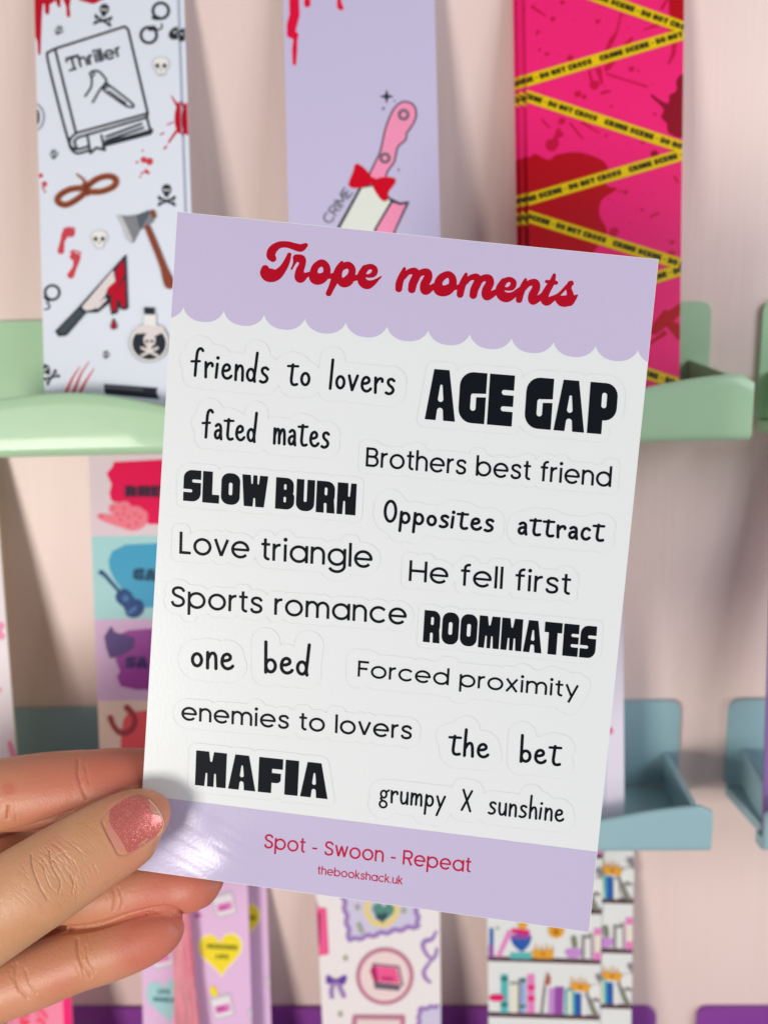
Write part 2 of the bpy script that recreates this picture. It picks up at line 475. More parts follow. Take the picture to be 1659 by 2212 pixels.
# ------------------------------------------------------------------ the pink wall
def wall_material():
    m = bpy.data.materials.new('pink_wall_paint')
    m.use_nodes = True
    nt = m.node_tree
    b = nt.nodes['Principled BSDF']
    b.inputs['Roughness'].default_value = 0.42
    tc = nt.nodes.new('ShaderNodeTexCoord')
    mp = nt.nodes.new('ShaderNodeMapping')
    mp.inputs['Scale'].default_value = (520, 520, 16)
    nt.links.new(tc.outputs['Object'], mp.inputs['Vector'])
    n1 = nt.nodes.new('ShaderNodeTexNoise')
    n1.inputs['Scale'].default_value = 1.0
    n1.inputs['Detail'].default_value = 5
    nt.links.new(mp.outputs[0], n1.inputs['Vector'])
    mp2 = nt.nodes.new('ShaderNodeMapping')
    mp2.inputs['Scale'].default_value = (40, 40, 7)
    nt.links.new(tc.outputs['Object'], mp2.inputs['Vector'])
    n2 = nt.nodes.new('ShaderNodeTexNoise')
    n2.inputs['Scale'].default_value = 1.0
    n2.inputs['Detail'].default_value = 3
    nt.links.new(mp2.outputs[0], n2.inputs['Vector'])
    r = nt.nodes.new('ShaderNodeValToRGB')
    r.color_ramp.elements[0].position = 0.3
    r.color_ramp.elements[0].color = (0.80, 0.625, 0.57, 1)
    r.color_ramp.elements[1].position = 0.7
    r.color_ramp.elements[1].color = (0.835, 0.675, 0.63, 1)
    add = nt.nodes.new('ShaderNodeMath')
    add.operation = 'MULTIPLY_ADD'
    add.inputs[1].default_value = 0.45
    sub = nt.nodes.new('ShaderNodeMath')
    sub.operation = 'MULTIPLY'
    sub.inputs[1].default_value = 0.55
    nt.links.new(n2.outputs['Fac'], sub.inputs[0])
    nt.links.new(n1.outputs['Fac'], add.inputs[0])
    nt.links.new(sub.outputs[0], add.inputs[2])
    nt.links.new(add.outputs[0], r.inputs['Fac'])
    nt.links.new(r.outputs['Color'], b.inputs['Base Color'])
    bp = nt.nodes.new('ShaderNodeBump')
    bp.inputs['Strength'].default_value = 0.2
    bp.inputs['Distance'].default_value = 0.0005
    nt.links.new(n1.outputs['Fac'], bp.inputs['Height'])
    nt.links.new(bp.outputs['Normal'], b.inputs['Normal'])
    return m
mb = MB()
mb.slab([(-1.1, 0, 0.75), (1.1, 0, 0.75), (1.1, 0, 2.15), (-1.1, 0, 2.15)], Vector((0, 0.018, 0)), wall_material())
tag(mb.build('wall'), kind='structure')

# ------------------------------------------------------------------ shelf trays
LIPY, LIPT = -0.0410, 0.0022
def rounded(pts, radii, n=6):
    """closed outline in 3-D with rounded corners"""
    out = []
    k = len(pts)
    for i in range(k):
        p, a, b = Vector(pts[i]), Vector(pts[i - 1]), Vector(pts[(i + 1) % k])
        r = radii[i]
        if r <= 0:
            out.append(p)
            continue
        u, w = (a - p).normalized(), (b - p).normalized()
        A, Bp = p + u * r, p + w * r
        for j in range(n + 1):
            t = j / n
            out.append(A * (1 - t) ** 2 + p * 2 * t * (1 - t) + Bp * t * t)
    return out
def tray(label, m, x0, x1, top, zbot, bx0, bx1, bz, walls, group):
    """x0,x1 lip ends; top(x) height of the lip edge; zbot lower edge; bx0,bx1,bz back plate; walls [(x at wall, x at lip, z)]"""
    t = tag(empty('shelf_tray', ((x0 + x1) / 2, 0, zbot)), label, 'display tray', group)
    zf = zbot + 0.0045
    # back plate
    b = MB()
    o = rounded([(bx0, -0.0022, zf), (bx1, -0.0022, zf), (bx1, -0.0022, bz), (bx0, -0.0022, bz)], [0, 0, .005, .005])
    b.slab(o, Vector((0, 0.0020, 0)), m)
    b.build('back_plate', t)
    # front lip: a sheet with a wavy top edge and a rolled lower edge
    b = MB()
    n = 64
    rf = 0.0032
    cols = []
    xs = [x0 + (x1 - x0) * i / n for i in range(n + 1)]
    for x in xs:
        e = min(x - x0, x1 - x)
        rc = 0.0026
        zt = top(x) - (rc - math.sqrt(max(0, rc * rc - (rc - e) ** 2)) if e < rc else 0)
        front = [(x, LIPY + .0007, zt), (x, LIPY, zt - .0007)]
        for k in range(1, 6): front.append((x, LIPY, zt - .0007 - (zt - .0007 - zbot - rf) * k / 5))
        for k in range(1, 8):
            a = math.pi / 2 * k / 7
            front.append((x, LIPY + rf * (1 - math.cos(a)), zbot + rf * (1 - math.sin(a))))
        back = [(x, LIPY + rf + .004, zbot), (x, LIPY + rf + .004, zf), (x, LIPY + LIPT + .001, zf), (x, LIPY + LIPT, zf + .001), (x, LIPY + LIPT, zt - .0005), (x, LIPY + LIPT - .0006, zt)]
        cols.append(front + back)
    V = [p for c in cols for p in c]
    k = len(cols[0])
    F = []
    for i in range(n):
        for j in range(k):
            F.append((i * k + j, i * k + (j + 1) % k, (i + 1) * k + (j + 1) % k, (i + 1) * k + j))
    F.append(tuple(range(k))[::-1])
    F.append(tuple(n * k + j for j in range(k)))
    b.mesh(V, F, m)
    lip = b.build('front_lip', t, smooth=True)
    sm = lip.modifiers.new('edges', 'EDGE_SPLIT')
    sm.split_angle = math.radians(50)
    # floor
    b = MB()
    b.slab([(x0 + .004, LIPY + rf + .0042, zf - .0003), (x1 - .004, LIPY + rf + .0042, zf - .0003), (bx1, -0.0024, zf - .0003), (bx0, -0.0024, zf - .0003)], Vector((0, 0, -0.0040)), m)
    b.build('floor_panel', t)
    for xw, xl, zw, zl in walls:
        b = MB()
        P = [(xl, LIPY + LIPT + .0003, zf), (xl, LIPY + LIPT + .0003, zl), (xw, -.0024, zw), (xw, -.0024, zf)]
        b.slab(P, Vector((-.0018 if xw > 0.5 * (x0 + x1) else .0018, 0, 0)), m)
        b.build('side_wall', t)
    return t, zf
def interp(P):
    xs, ys = [p[0] for p in P], [p[1] for p in P]
    return lambda x: float(np.interp(x, xs, ys))
def lip_top(px):
    w = [on_y(x, y, LIPY) for x, y in cr(px, 5)]
    return interp([(p.x, p.z) for p in w])
GREEN = mat('glossy_green_plastic', (180, 218, 180), 0.26, k=0.95, coat=0.2, mottle=.035, bump=(160, .05, .001))
MINT = GREEN
BLUE = mat('glossy_blue_plastic', (150, 184, 192), 0.30, k=0.98, coat=0.2, mottle=.035, bump=(160, .05, .001))
PURPLE = mat('glossy_purple_plastic', (140, 70, 158), 0.30, k=1.0, coat=0.2)
zg = 0.5 * (on_y(0, 993, LIPY).z + on_y(1610, 950, LIPY).z)
gx0, gx1 = on_y(-150, 870, LIPY).x, on_y(1628, 850, LIPY).x
gtop = lip_top([(-150, 884), (-80, 874), (0, 862), (80, 852), (150, 848), (220, 852), (300, 865), (350, 876), (440, 890), (560, 902), (700, 905), (900, 903), (1100, 893), (1250, 873), (1400, 836), (1500, 817), (1570, 809), (1633, 807)])
gb1 = on_y(1537, 650, -.002)
_, ZFG = tray('long pale green tray with a wavy front lip holding the three top bookmarks', GREEN, gx0, gx1, gtop, zg, on_y(-60, 700, -.002).x, gb1.x, gb1.z,
     [(on_y(1497, 777, -.002).x, on_y(1583, 806, LIPY).x, on_y(1497, 777, -.002).z, on_y(1583, 806, LIPY).z)], 'pastel display trays on the wall')
g2, g2p = gx1 + .0184, on_y(1649, 650, -.002).x
tray('pale green tray at the right edge, its side just showing', GREEN, g2, g2 + .2, lambda x: zg + .024, zg, g2p, g2 + .19, gb1.z, [(g2p + .003, g2 + .004, zg + .022, zg + .024)], 'pastel display trays on the wall')
zb = on_y(1535, 1845, LIPY).z
bx1 = on_y(1538, 1790, LIPY).x
btop = lip_top([(-130, 1770), (0, 1762), (150, 1762), (350, 1785), (600, 1808), (900, 1810), (1100, 1800), (1295, 1775), (1400, 1756), (1480, 1746), (1540, 1741)])
bb = on_y(1470, 1514, -.002)
ww, wl = on_y(1441, 1624, -.002), on_y(1508, 1742, LIPY)
_, ZFB = tray('long pale blue tray with a sloping front lip at mid height', BLUE, on_y(-110, 1800, LIPY).x, bx1, btop, zb, on_y(-70, 1535, -.002).x, bb.x, bb.z, [(ww.x, wl.x, ww.z, wl.z)], 'pastel display trays on the wall')
b2 = on_y(1657, 1748, LIPY)
bb2 = on_y(1576, 1514, -.002)
tray('dark shaded blue tray at the right edge beside the long blue one', BLUE, b2.x, b2.x + .2, lambda x: b2.z, zb, bb2.x, bb2.x + .2, bb.z, [(on_y(1600, 1620, -.002).x, b2.x + .004, on_y(1600, 1616, -.002).z, b2.z)], 'pastel display trays on the wall')
pb, pb2 = on_y(1417, 2178, -.002), on_y(1507, 2176, -.002)
dz = pb.z - bb.z
px1 = on_y(1470, 2500, LIPY).x
_, ZFP = tray('long purple tray at the bottom, only its back plate in view', PURPLE, on_y(60, 2500, LIPY).x, px1, lambda x: btop(x) + dz, zb + dz, on_y(128, 2181, -.002).x, pb.x, pb.z, [(ww.x - .004, wl.x - .004, ww.z + dz, wl.z + dz)], 'pastel display trays on the wall')
tray('short purple tray in the bottom right corner', PURPLE, pb2.x + .006, pb2.x + .2, lambda x: b2.z + dz, zb + dz, pb2.x, pb2.x + .2, pb.z, [(pb2.x + .006, pb2.x + .012, pb.z - .02, b2.z + dz)], 'pastel display trays on the wall')

# ------------------------------------------------------------------ bookmarks
BM = 'bookmarks standing in the display trays'
class Bookmark:
    def __init__(s, label, LT, LB, RT, RB, zf, paper, base_y=-0.0345, lean=10.6, H=0.165, thick=0.0009, radii=(0, 0, 0, 0), edge=None, top=None):
        s.label = label
        a = math.radians(lean)
        s.u = Vector((0, math.sin(a), math.cos(a)))
        s.n = Vector((0, -math.cos(a), math.sin(a)))
        if top is not None: H = (top - zf) / math.cos(a)
        s.p0 = Vector((0, base_y, zf + .0003))
        def ab(p):
            q = s.hit(*p)
            return q.x, (q - s.p0).dot(s.u)
        (x1, b1), (x2, b2), (x3, b3), (x4, b4) = map(ab, (LT, LB, RT, RB))
        l0 = x2 + (x1 - x2) * (0 - b2) / (b1 - b2); l1 = x2 + (x1 - x2) * (H - b2) / (b1 - b2)
        r0 = x4 + (x3 - x4) * (0 - b4) / (b3 - b4); r1 = x4 + (x3 - x4) * (H - b4) / (b3 - b4)
        C = [s.pt(l0, 0), s.pt(r0, 0), s.pt(r1, H), s.pt(l1, H)]
        s.origin = Vector(((l0 + r0) / 2, base_y, zf + .0003))
        out = rounded(C, radii)
        s.clip = [proj(p)[:2] for p in out]
        s.mb = MB()
        s.mb.slab(out, s.n * -thick, paper, edge or paper)
        s.lv = 0
    def pt(s, x, b): return Vector((x, s.p0.y, s.p0.z)) + s.u * b
    def hit(s, x, y):
        d = ray(x, y)
        return CAM + d * ((s.p0 - CAM).dot(s.n) / d.dot(s.n))
    def map(s, x, y, off): return s.hit(x, y) + s.n * off
    def paint(s, m, shapes, step=1.7, grow=0.0):
        s.lv += 1
        paint(s.mb, shapes, m, s.map, 0.00003 * s.lv, step, s.clip, grow)
    def done(s, cat='bookmark', group=BM):
        return tag(s.mb.build('bookmark', origin=s.origin), s.label, cat, group)
def behind(o, dx, label, dy=0.0014, dz_=0.0, name='bookmark', group=BM):
    c = o.copy()
    COL.objects.link(c)
    c.location = o.location + Vector((dx, dy, dz_))
    for ch in o.children:
        d = ch.copy()
        COL.objects.link(d)
        d.parent = c
    c['label'] = label
    return c

INK = mat('print_black', (44, 50, 58), 0.45)
SOFT = mat('print_dark_grey', (92, 98, 106), 0.5)
PALE = mat('print_pale_grey', (172, 176, 180), 0.5)
RED = mat('print_blood_red', (190, 12, 42), 0.45)
RED2 = mat('print_soft_red', (206, 70, 82), 0.5)
BROWN = mat('print_rope_brown', (158, 84, 52), 0.5)
WOOD = mat('print_axe_wood', (140, 70, 52), 0.5)
STEEL = mat('print_axe_steel', (132, 136, 142), 0.5)
WHITE = mat('print_white', (236, 236, 232), 0.5)
CREAM = mat('print_blade_cream', (226, 218, 216), 0.5)

# --- white crime-motif bookmark
Z1, Z2 = zoom(0, 0, 2.37), zoom(0, 500, 2.765)
def skullbones(Z, x, y, s, rot=0, m=None):
    c, n = math.cos(math.radians(rot)), math.sin(math.radians(rot))
    f = lambda P: Z([(x + (p[0] * c - p[1] * n) * s, y + (p[0] * n + p[1] * c) * s) + tuple(v * s for v in p[2:]) for p in P])
    return [st(f([(0, -30, 28), (0, -20, 27)])), st(f([(0, 0, 14), (0, 8, 13)])), st(f([(-42, 25, 7), (42, 62, 7)])), st(f([(42, 25, 7), (-42, 62, 7)]))] + \
        [st(f([(a, b, 9), (a + 1, b, 9)])) for a, b in ((-46, 20), (-40, 32), (46, 20), (40, 32), (-46, 66), (-38, 56), (46, 66), (38, 56))], \
        [st(f([(-11, -22, 7), (-10, -22, 7)])), st(f([(11, -22, 7), (10, -22, 7)]))]
def skull(Z, x, y, s):
    f = lambda P: Z([(x + p[0] * s, y + p[1] * s) + tuple(v * s for v in p[2:]) for p in P])
    return [st(f([(-8, -8, 44), (8, -8, 44)])), st(f([(-8, 40, 22), (8, 40, 22)]))], \
        [st(f([(-8, -8, 40), (8, -8, 40)])), st(f([(-8, 40, 18), (8, 40, 18)]))], \
        [st(f([(-22, 2, 13), (-21, 4, 13)])), st(f([(22, 2, 13), (21, 4, 13)])), st(f([(0, 24, 5), (0, 30, 4)])), st(f([(-14, 52, 2), (14, 52, 2)]))]
def handprint(Z, x, y, s=1.0, rot=0):
    c, n = math.cos(math.radians(rot)), math.sin(math.radians(rot))
    f = lambda P: Z([(x + (p[0] * c - p[1] * n) * s, y + (p[0] * n + p[1] * c) * s, p[2] * s) for p in P])
    return [st(f([(-4, 16, 12), (6, 12, 10)])), st(f([(-22, -6, 3), (-17, 4, 3)])), st(f([(-10, -26, 3), (-7, -6, 4)])), st(f([(4, -32, 3), (4, -8, 4)])), st(f([(18, -26, 3), (14, -6, 4)])), st(f([(30, -4, 3), (20, 8, 4)]))]
B1 = Bookmark('white bookmark with a book titled Thriller, blood drips, rope, axe and bloody knife', (75.3, 0), (97, 845), (382.5, 0), (398, 457), ZFG, mat('bookmark_white_card', (214, 221, 232), 0.35, k=1.12))
B1.paint(RED, [st(Z1([(240, -10, 34), (300, -10, 34)])), st(Z1([(236, 0, 26), (232, 110, 22), (231, 205, 20), (238, 250, 11), (239, 322, 8)])), st(Z1([(286, 0, 18), (286, 75, 13)])),
    st(Z1([(350, -5, 18), (358, 36, 9)])), st(Z1([(405, -5, 24), (410, 40, 10), (414, 92, 12)])), st(Z1([(495, -20, 26), (560, -12, 36), (620, -25, 22)])),
    ell(*Z1([(1088, 712)])[0], 14, 34), st(Z1([(1070, 640, 10), (1030, 575, 3)])), st(Z1([(1060, 790, 9), (1015, 855, 6)])), st(Z1([(1000, 880, 7), (988, 895, 5)])), st(Z1([(1005, 750, 4), (1040, 735, 5)])), st(Z1([(965, 808, 5), (985, 800, 5)])), st(Z1([(1080, 620, 9), (1110, 600, 3)]))])
B1.paint(RED2, [disc(*Z1([(865, 960)])[0], 7), disc(*Z1([(900, 970)])[0], 8), disc(*Z1([(880, 1030)])[0], 5), disc(*Z1([(855, 1040)])[0], 3), disc(*Z1([(825, 975)])[0], 3), disc(*Z1([(895, 1040)])[0], 3), disc(*Z1([(860, 905)])[0], 2.5), disc(*Z1([(845, 1062)])[0], 2.5),
    disc(*Z1([(248, 1055)])[0], 5), disc(*Z1([(270, 1105)])[0], 6), disc(*Z1([(262, 1130)])[0], 3), disc(*Z1([(272, 1150)])[0], 3)] +
    [st(Z2(P)) for P in ([(470, 245, 28), (500, 250, 30)], [(458, 262, 26), (440, 310, 15), (430, 375, 24)], [(520, 415, 28), (545, 420, 24)], [(540, 440, 24), (528, 490, 14), (500, 545, 25)], [(455, 222, 9), (456, 222, 9)], [(478, 215, 10), (479, 215, 10)], [(500, 213, 8), (501, 213, 8)], [(522, 218, 9), (523, 222, 9)], [(500, 380, 8), (501, 381, 8)], [(520, 375, 10), (521, 376, 10)], [(545, 380, 9), (546, 380, 9)], [(565, 390, 9), (566, 391, 9)])] +
    [st(Z2(cr(P, 4))) for P in ([(628, 1150, 3), (570, 1240, 7), (520, 1362, 13)], [(565, 1185, 3), (510, 1270, 8), (468, 1362, 12)], [(662, 1200, 3), (610, 1280, 8), (566, 1362, 12)])])
bookpts = Z1([(338, 292), (752, 160), (768, 176), (890, 680), (460, 800)])
BK = 6
B1.paint(INK, [st(p, 2.8) for p in (
    Z1([(338, 292), (752, 160), (772, 178), (890, 682), (884, 704), (900, 768), (916, 785), (905, 803), (620, 878)]),
    Z1(cr([(338, 292), (300, 312), (288, 350), (350, 610), (415, 850), (435, 900), (470, 922), (535, 905)], 5)), Z1([(335, 300), (458, 796)]),
    Z1(cr([(890, 682), (460, 800), (424, 836), (432, 884), (470, 896), (532, 878)], 4)[0:1] + [(460, 800)] + cr([(460, 800), (424, 838), (428, 880), (470, 897), (532, 880)], 4)), Z1([(884, 706), (470, 826), (448, 850), (462, 886)]),
    Z1([(632, 862), (905, 785)]), Z1([(640, 822), (852, 744)]), Z1([(640, 846), (862, 768)]),
    Z1([(530, 826), (546, 920), (582, 888), (632, 902), (612, 814)]))] +
    [st(Z1(cr(P, 4)), 2.4) for P in ([(515, 578), (550, 522), (553, 470), (545, 445), (560, 428), (596, 430), (630, 465), (640, 492), (600, 545), (560, 615)], [(625, 537), (640, 505), (662, 516), (780, 608), (806, 640), (768, 640), (700, 596), (628, 545)])] +
    [ring(*Z1([(556, 445)])[0], 5, 1.8), ring(*Z1([(640, 520)])[0], 4, 1.5), st(Z1([(655, 545), (760, 620)]), 1.6)])
B1.paint(INK, text_px('Thriller', 'sans', Z1([(425, 423)])[0], Z1([(735, 338)])[0], 27, bold=1.5) +
    [st(Z1(P), 2.4) for P in ([(422, 424), (458, 414)], [(404, 372), (402, 352), (470, 334), (476, 352)])])
sb = [skullbones(Z1, 626, 82, 1.0, 8), skullbones(Z1, 1003, 1165, 1.0, 0), skullbones(Z2, 338, 1225, 1.05, -35)]
B1.paint(INK, [s for a, b in sb for s in a] + [ring(*Z1([(968, 66)])[0], 17, 3.2), ring(*Z1([(896, 212)])[0], 17, 3.2), st(Z1([(925, 108, 12), (950, 110, 14)])), st(Z1([(905, 175, 14), (925, 168, 14)])), st(Z1(cr([(925, 165), (955, 180), (975, 165), (972, 145)], 4)), 1.8),
    ell(*Z1([(1062, 200)])[0], 18, 13, -30), ring(*Z2([(370, 668)])[0], 15.5, 2.8), st(Z2([(325, 700, 15), (345, 720, 14)])), st(Z2(cr([(330, 740), (350, 755), (345, 780), (318, 785)], 4)), 1.8),
    pg(Z2([(730, 1308), (1110, 1335), (1098, 1365), (1122, 1415), (740, 1378)])), ell(*Z1([(225, 705)])[0], 6, 18)])
B1.paint(WHITE, [s for a, b in sb for s in b] + [disc(*Z1([(1052, 195)])[0], 2.5), disc(*Z1([(1076, 188)])[0], 2.5)])
B1.paint(SOFT, handprint(Z1, 355, 185, 1.0, 10) + handprint(Z1, 325, 930, 1.0, -15) + handprint(Z2, 745, 1105, 1.0, -12) + [st(Z1(arc(190, 705, 78, 90, -60, 60, 12)), 1.2), st(Z2([(745, 1330), (1000, 1350)]), 3)])
sk = [skull(Z1, 970, 395, 1.0), skull(Z2, 700, 290, 1.15)]
B1.paint(PALE, [s for a in sk for s in a[0]])
B1.paint(WHITE, [s for a in sk for s in a[1]])
B1.paint(INK, [s for a in sk for s in a[2]])
rope = [[(520, 1130), (430, 1138), (362, 1175), (352, 1212), (400, 1232), (470, 1196), (525, 1150)], [(520, 1125), (590, 1075), (660, 1060), (700, 1082), (685, 1122), (610, 1152), (530, 1152)]]
B1.paint(BROWN, [st(Z1(cr(P, 5)), 6.6) for P in rope] + [st(Z1([(515, 1115, 20), (530, 1160, 20)])), st(Z1([(525, 1105, 8), (500, 1075, 7), (465, 1048, 5)]))])
B1.paint(mat('print_rope_dark', (112, 54, 36), 0.5), [st(Z1(cr([(p[0], p[1] + 2) for p in P], 5)), 1.0) for P in rope] + [st(Z1(cr([(p[0], p[1] + 11) for p in P], 5)), .8) for P in rope] + [st(Z1([(508 + 9 * i, 1108), (512 + 9 * i, 1165)]), 1.0) for i in range(4)])
B1.paint(STEEL, [pg(Z2([(830, 128), (900, 132), (975, 122), (1050, 90), (1092, 120), (1082, 172), (1020, 218), (985, 232), (940, 322), (896, 286), (870, 200)]))])
B1.paint(mat('print_axe_bevel', (196, 198, 200), 0.5), [pg(Z2([(822, 124), (858, 132), (896, 210), (935, 300), (930, 330), (890, 290), (862, 200)]))])
B1.paint(SOFT, [pg(Z2([(960, 128), (1040, 96), (1060, 110), (1000, 210), (985, 226)]))])
B1.paint(WOOD, [st(Z2(cr([(1040, 215, 20), (1075, 300, 22), (1112, 390, 22), (1150, 490, 24), (1178, 570, 34), (1195, 605, 40)], 4))), st(Z2([(1075, 105, 16), (1085, 135, 16)]))])
B1.paint(INK, [pg(Z2([(886, 408), (900, 780), (878, 790), (850, 780), (834, 735), (826, 812), (790, 822), (775, 735), (690, 806), (610, 806), (470, 968), (420, 974), (398, 940), (560, 772)]), 1.2), st(Z2([(800, 855, 5), (803, 905, 24)]))])
B1.paint(CREAM, [pg(Z2([(800, 512), (815, 590), (762, 640), (745, 690), (668, 786), (610, 798), (580, 772)])), st(Z2([(745, 718), (690, 775)]), 3)])
B1.paint(RED, [pg(Z2([(872, 440), (880, 545), (800, 690), (766, 690), (760, 640), (822, 585), (815, 520)])), pg(Z2([(884, 570), (884, 775), (862, 775), (846, 725), (828, 715), (818, 800), (792, 800), (785, 715)])), st(Z2([(800, 870, 3), (803, 905, 15)]))])
B1.paint(mat('print_knife_grip', (70, 80, 88), 0.5), [pg(Z2([(560, 785), (598, 812), (470, 952), (425, 958), (410, 938)]))])
bx, by = Z2([(1052, 1020)])[0]
B1.paint(PALE, [disc(bx, by, 43)])
B1.paint(WHITE, [disc(bx, by, 40.5), pg(Z2([(1015, 825), (1100, 825), (1100, 890), (1015, 890)])), ])
B1.paint(INK, [ell(bx, by + 2, 36.5, 35), pg(Z2([(1015, 772), (1088, 778), (1090, 826), (1018, 822)]))])
B1.paint(CREAM, [st(Z2([(975, 935, 24), (1020, 925, 30), (1090, 940, 34), (1130, 930, 26)])), st(Z2([(1055, 1000, 42), (1056, 1010, 40)])), st(Z2([(1052, 1045, 20), (1052, 1055, 18)])), st(Z2([(1000, 1058, 9), (1110, 1112, 9)])), st(Z2([(1110, 1058, 9), (1000, 1112, 9)]))])
B1.paint(INK, [disc(*Z2([(1038, 1012)])[0], 3.5), disc(*Z2([(1072, 1012)])[0], 3.5)])
o1 = B1.done()
behind(o1, 0.0020, 'white bookmark tucked behind the Thriller one, a thin strip showing on its right')

# --- lilac cleaver bookmark
Z3 = zoom(600, 0, 2.37)
B2 = Bookmark('plain lilac bookmark with a pink handled cleaver, red bow and red drips', (612, 0), (623.6, 475), (939, 0), (951, 509), ZFG, mat('bookmark_lilac_card', (190, 184, 214), 0.4, k=1.12))
B2.paint(mat('print_bright_red', (226, 10, 62), 0.45), [st(Z3([(345, -10, 30), (348, 90, 31), (332, 150, 31), (326, 205, 25), (350, 212, 22), (352, 245, 13), (348, 300, 16), (347, 382, 11)])), st(Z3([(424, -10, 18), (424, 25, 20)])), st(Z3([(612, -10, 10), (620, 40, 18), (628, 48, 15)]))])
hand_ = cr(Z3([(1000, 612), (1052, 624), (1076, 665), (1072, 715), (1044, 768), (1020, 800), (1014, 838), (968, 882), (955, 930), (944, 975), (905, 1030), (880, 1085), (800, 1060), (832, 975), (862, 910), (890, 785), (922, 695), (955, 640)]), 4, True)
B2.paint(INK, [pg(hand_, 2.0), pg(Z3([(745, 1120), (612, 1360), (560, 1470), (880, 1640), (950, 1385), (1030, 1215), (980, 1222), (915, 1190), (860, 1110)]), 2.0), pg(Z3(sum([[(900 + 48 * math.cos(a), 580 + 48 * math.sin(a)), (900 + 14 * math.cos(a + .785), 580 + 14 * math.sin(a + .785))] for a in (0, 1.571, 3.142, 4.712)], []))), disc(*Z3([(880, 652)])[0], 3), disc(*Z3([(948, 606)])[0], 2), disc(*Z3([(972, 1020)])[0], 2.5)])
PINK = mat('print_pink', (244, 150, 186), 0.45)
B2.paint(PINK, [pg(hand_, -1.6), pg(Z3([(1016, 1226), (945, 1385), (880, 1600), (800, 1560), (842, 1372), (936, 1216), (980, 1232)]))])
B2.paint(mat('print_blade_white', (226, 232, 222), 0.45), [pg(Z3([(752, 1130), (626, 1362), (580, 1470), (780, 1540), (828, 1370), (922, 1210), (850, 1115)]))])
B2.paint(SOFT, [ring(*Z3([(1002, 690)])[0], 9.5, 3.0), ring(*Z3([(890, 950)])[0], 9, 3.0)])
B2.paint(mat('print_bow_red', (206, 0, 34), 0.45), [pg(cr(Z3([(812, 1070), (765, 1010), (716, 984), (700, 1030), (672, 1112), (720, 1132), (800, 1108)]), 4, True)), pg(cr(Z3([(815, 1095), (868, 1066), (946, 1070), (950, 1102), (912, 1155), (904, 1206), (866, 1200), (820, 1130)]), 4, True)), disc(*Z3([(818, 1090)])[0], 8)])
B2.paint(SOFT, text_px('CRIME', 'sans', Z3([(560, 1352)])[0], Z3([(700, 1160)])[0], 23, bold=0.95))
o2 = B2.done()

# --- hot pink crime scene bookmark
Z4, Z5 = zoom(1246, 0, 2.37), zoom(1346, 700, 2.765)
HOT = mat('bookmark_hot_pink_card', (230, 34, 112), 0.32, k=1.1)
B3 = Bookmark('hot pink bookmark crossed by yellow crime scene tape over red splatter', (1134, 0), (1142, 505), (1476.7, 0), (1469.6, 600), ZFG, HOT)
POOL = mat('print_pool_red', (180, 0, 20), 0.4)
MAR = mat('print_splat_crimson', (196, 8, 62), 0.42)
DMAR = mat('print_splat_maroon', (140, 0, 32), 0.42)
rs = random.Random(11)
B3.paint(POOL, [pg(cr(Z4([(120, 975), (200, 958), (258, 925), (300, 945), (345, 960), (390, 930), (500, 914), (600, 935), (676, 975), (702, 1040), (690, 1115), (752, 1135), (660, 1200), (645, 1290), (690, 1390), (640, 1470), (600, 1560), (680, 1640), (500, 1760), (120, 1760)]), 4, True)), pg(Z4([(1062, -20), (1062, 85), (1100, 120), (1160, 130), (1160, -20)])), st(Z5([(860, 380, 30), (960, 290, 40), (1050, 220, 30)])), st(Z5([(950, 320, 25), (1050, 400, 50)])), st(Z5([(870, 340, 20), (940, 260, 25)])), st(Z5([(830, 470, 8), (930, 400, 18)]))])
spl = []
for x, y, r in ((422, 14, 13), (635, 130, 14), (365, 115, 14), (470, 350, 19), (836, 415, 17), (615, 512, 28), (515, 565, 20), (552, 582, 15), (420, 730, 20), (360, 870, 38), (410, 810, 18), (905, 855, 10), (1080, 1455, 14), (1075, 1525, 22), (730, 1395, 28), (800, 1155, 14), (770, 1150, 8), (900, 1262, 9), (975, 685, 9), (1075, 180, 18), (990, 150, 12), (330, 325, 12), (285, 300, 8), (275, 190, 10), (270, 205, 7), (880, 430, 6), (715, 640, 9), (685, 815, 10)):
    spl.append(st(Z4([(x, y, r), (x + r * .3, y - r * .2, r * .8)])))
for P in ([(775, 80, 5), (750, 190, 6), (715, 250, 16), (690, 300, 8)], [(840, 230, 9), (800, 275, 12), (690, 410, 18)], [(240, 40, 8), (320, 95, 5)], [(640, 420, 16), (660, 500, 8)], [(585, 430, 8), (600, 500, 9)], [(690, 445, 7), (800, 480, 5), (930, 520, 7)], [(470, 740, 7), (545, 835, 5)], [(540, 735, 8), (645, 800, 4)], [(910, 180, 4), (1000, 150, 9)], [(1095, 260, 14), (1090, 320, 12), (1062, 380, 7)], [(300, 720, 6), (345, 765, 6)], [(1020, 50, 10), (1050, 0, 8)], [(660, 560, 10), (705, 548, 8)], [(690, 300, 9), (720, 230, 12)], [(955, 1300, 8), (1000, 1280, 6)], [(1095, 1060, 7), (1115, 1095, 6)], [(400, 780, 12), (380, 840, 14)]):
    spl.append(st(Z4(P)))
for _ in range(230):
    spl.append(disc(*Z4([(rs.uniform(230, 1140), rs.uniform(0, 1650))])[0], rs.uniform(.5, 1.9) ** 1.0))
B3.paint(MAR, spl)
B3.paint(DMAR, [pg(cr(Z4([(1165, 460), (1108, 480), (1108, 545), (1068, 570), (1058, 622), (1005, 600), (958, 565), (962, 588), (1030, 655), (1015, 705), (1050, 742), (1062, 800), (1165, 805)]), 3, True)), disc(*Z4([(975, 925)])[0], 8), disc(*Z4([(1088, 912)])[0], 6)])
TAPE = mat('print_tape_yellow', (228, 196, 0), 0.4)
TEDGE = mat('print_tape_edge', (206, 150, 0), 0.4)
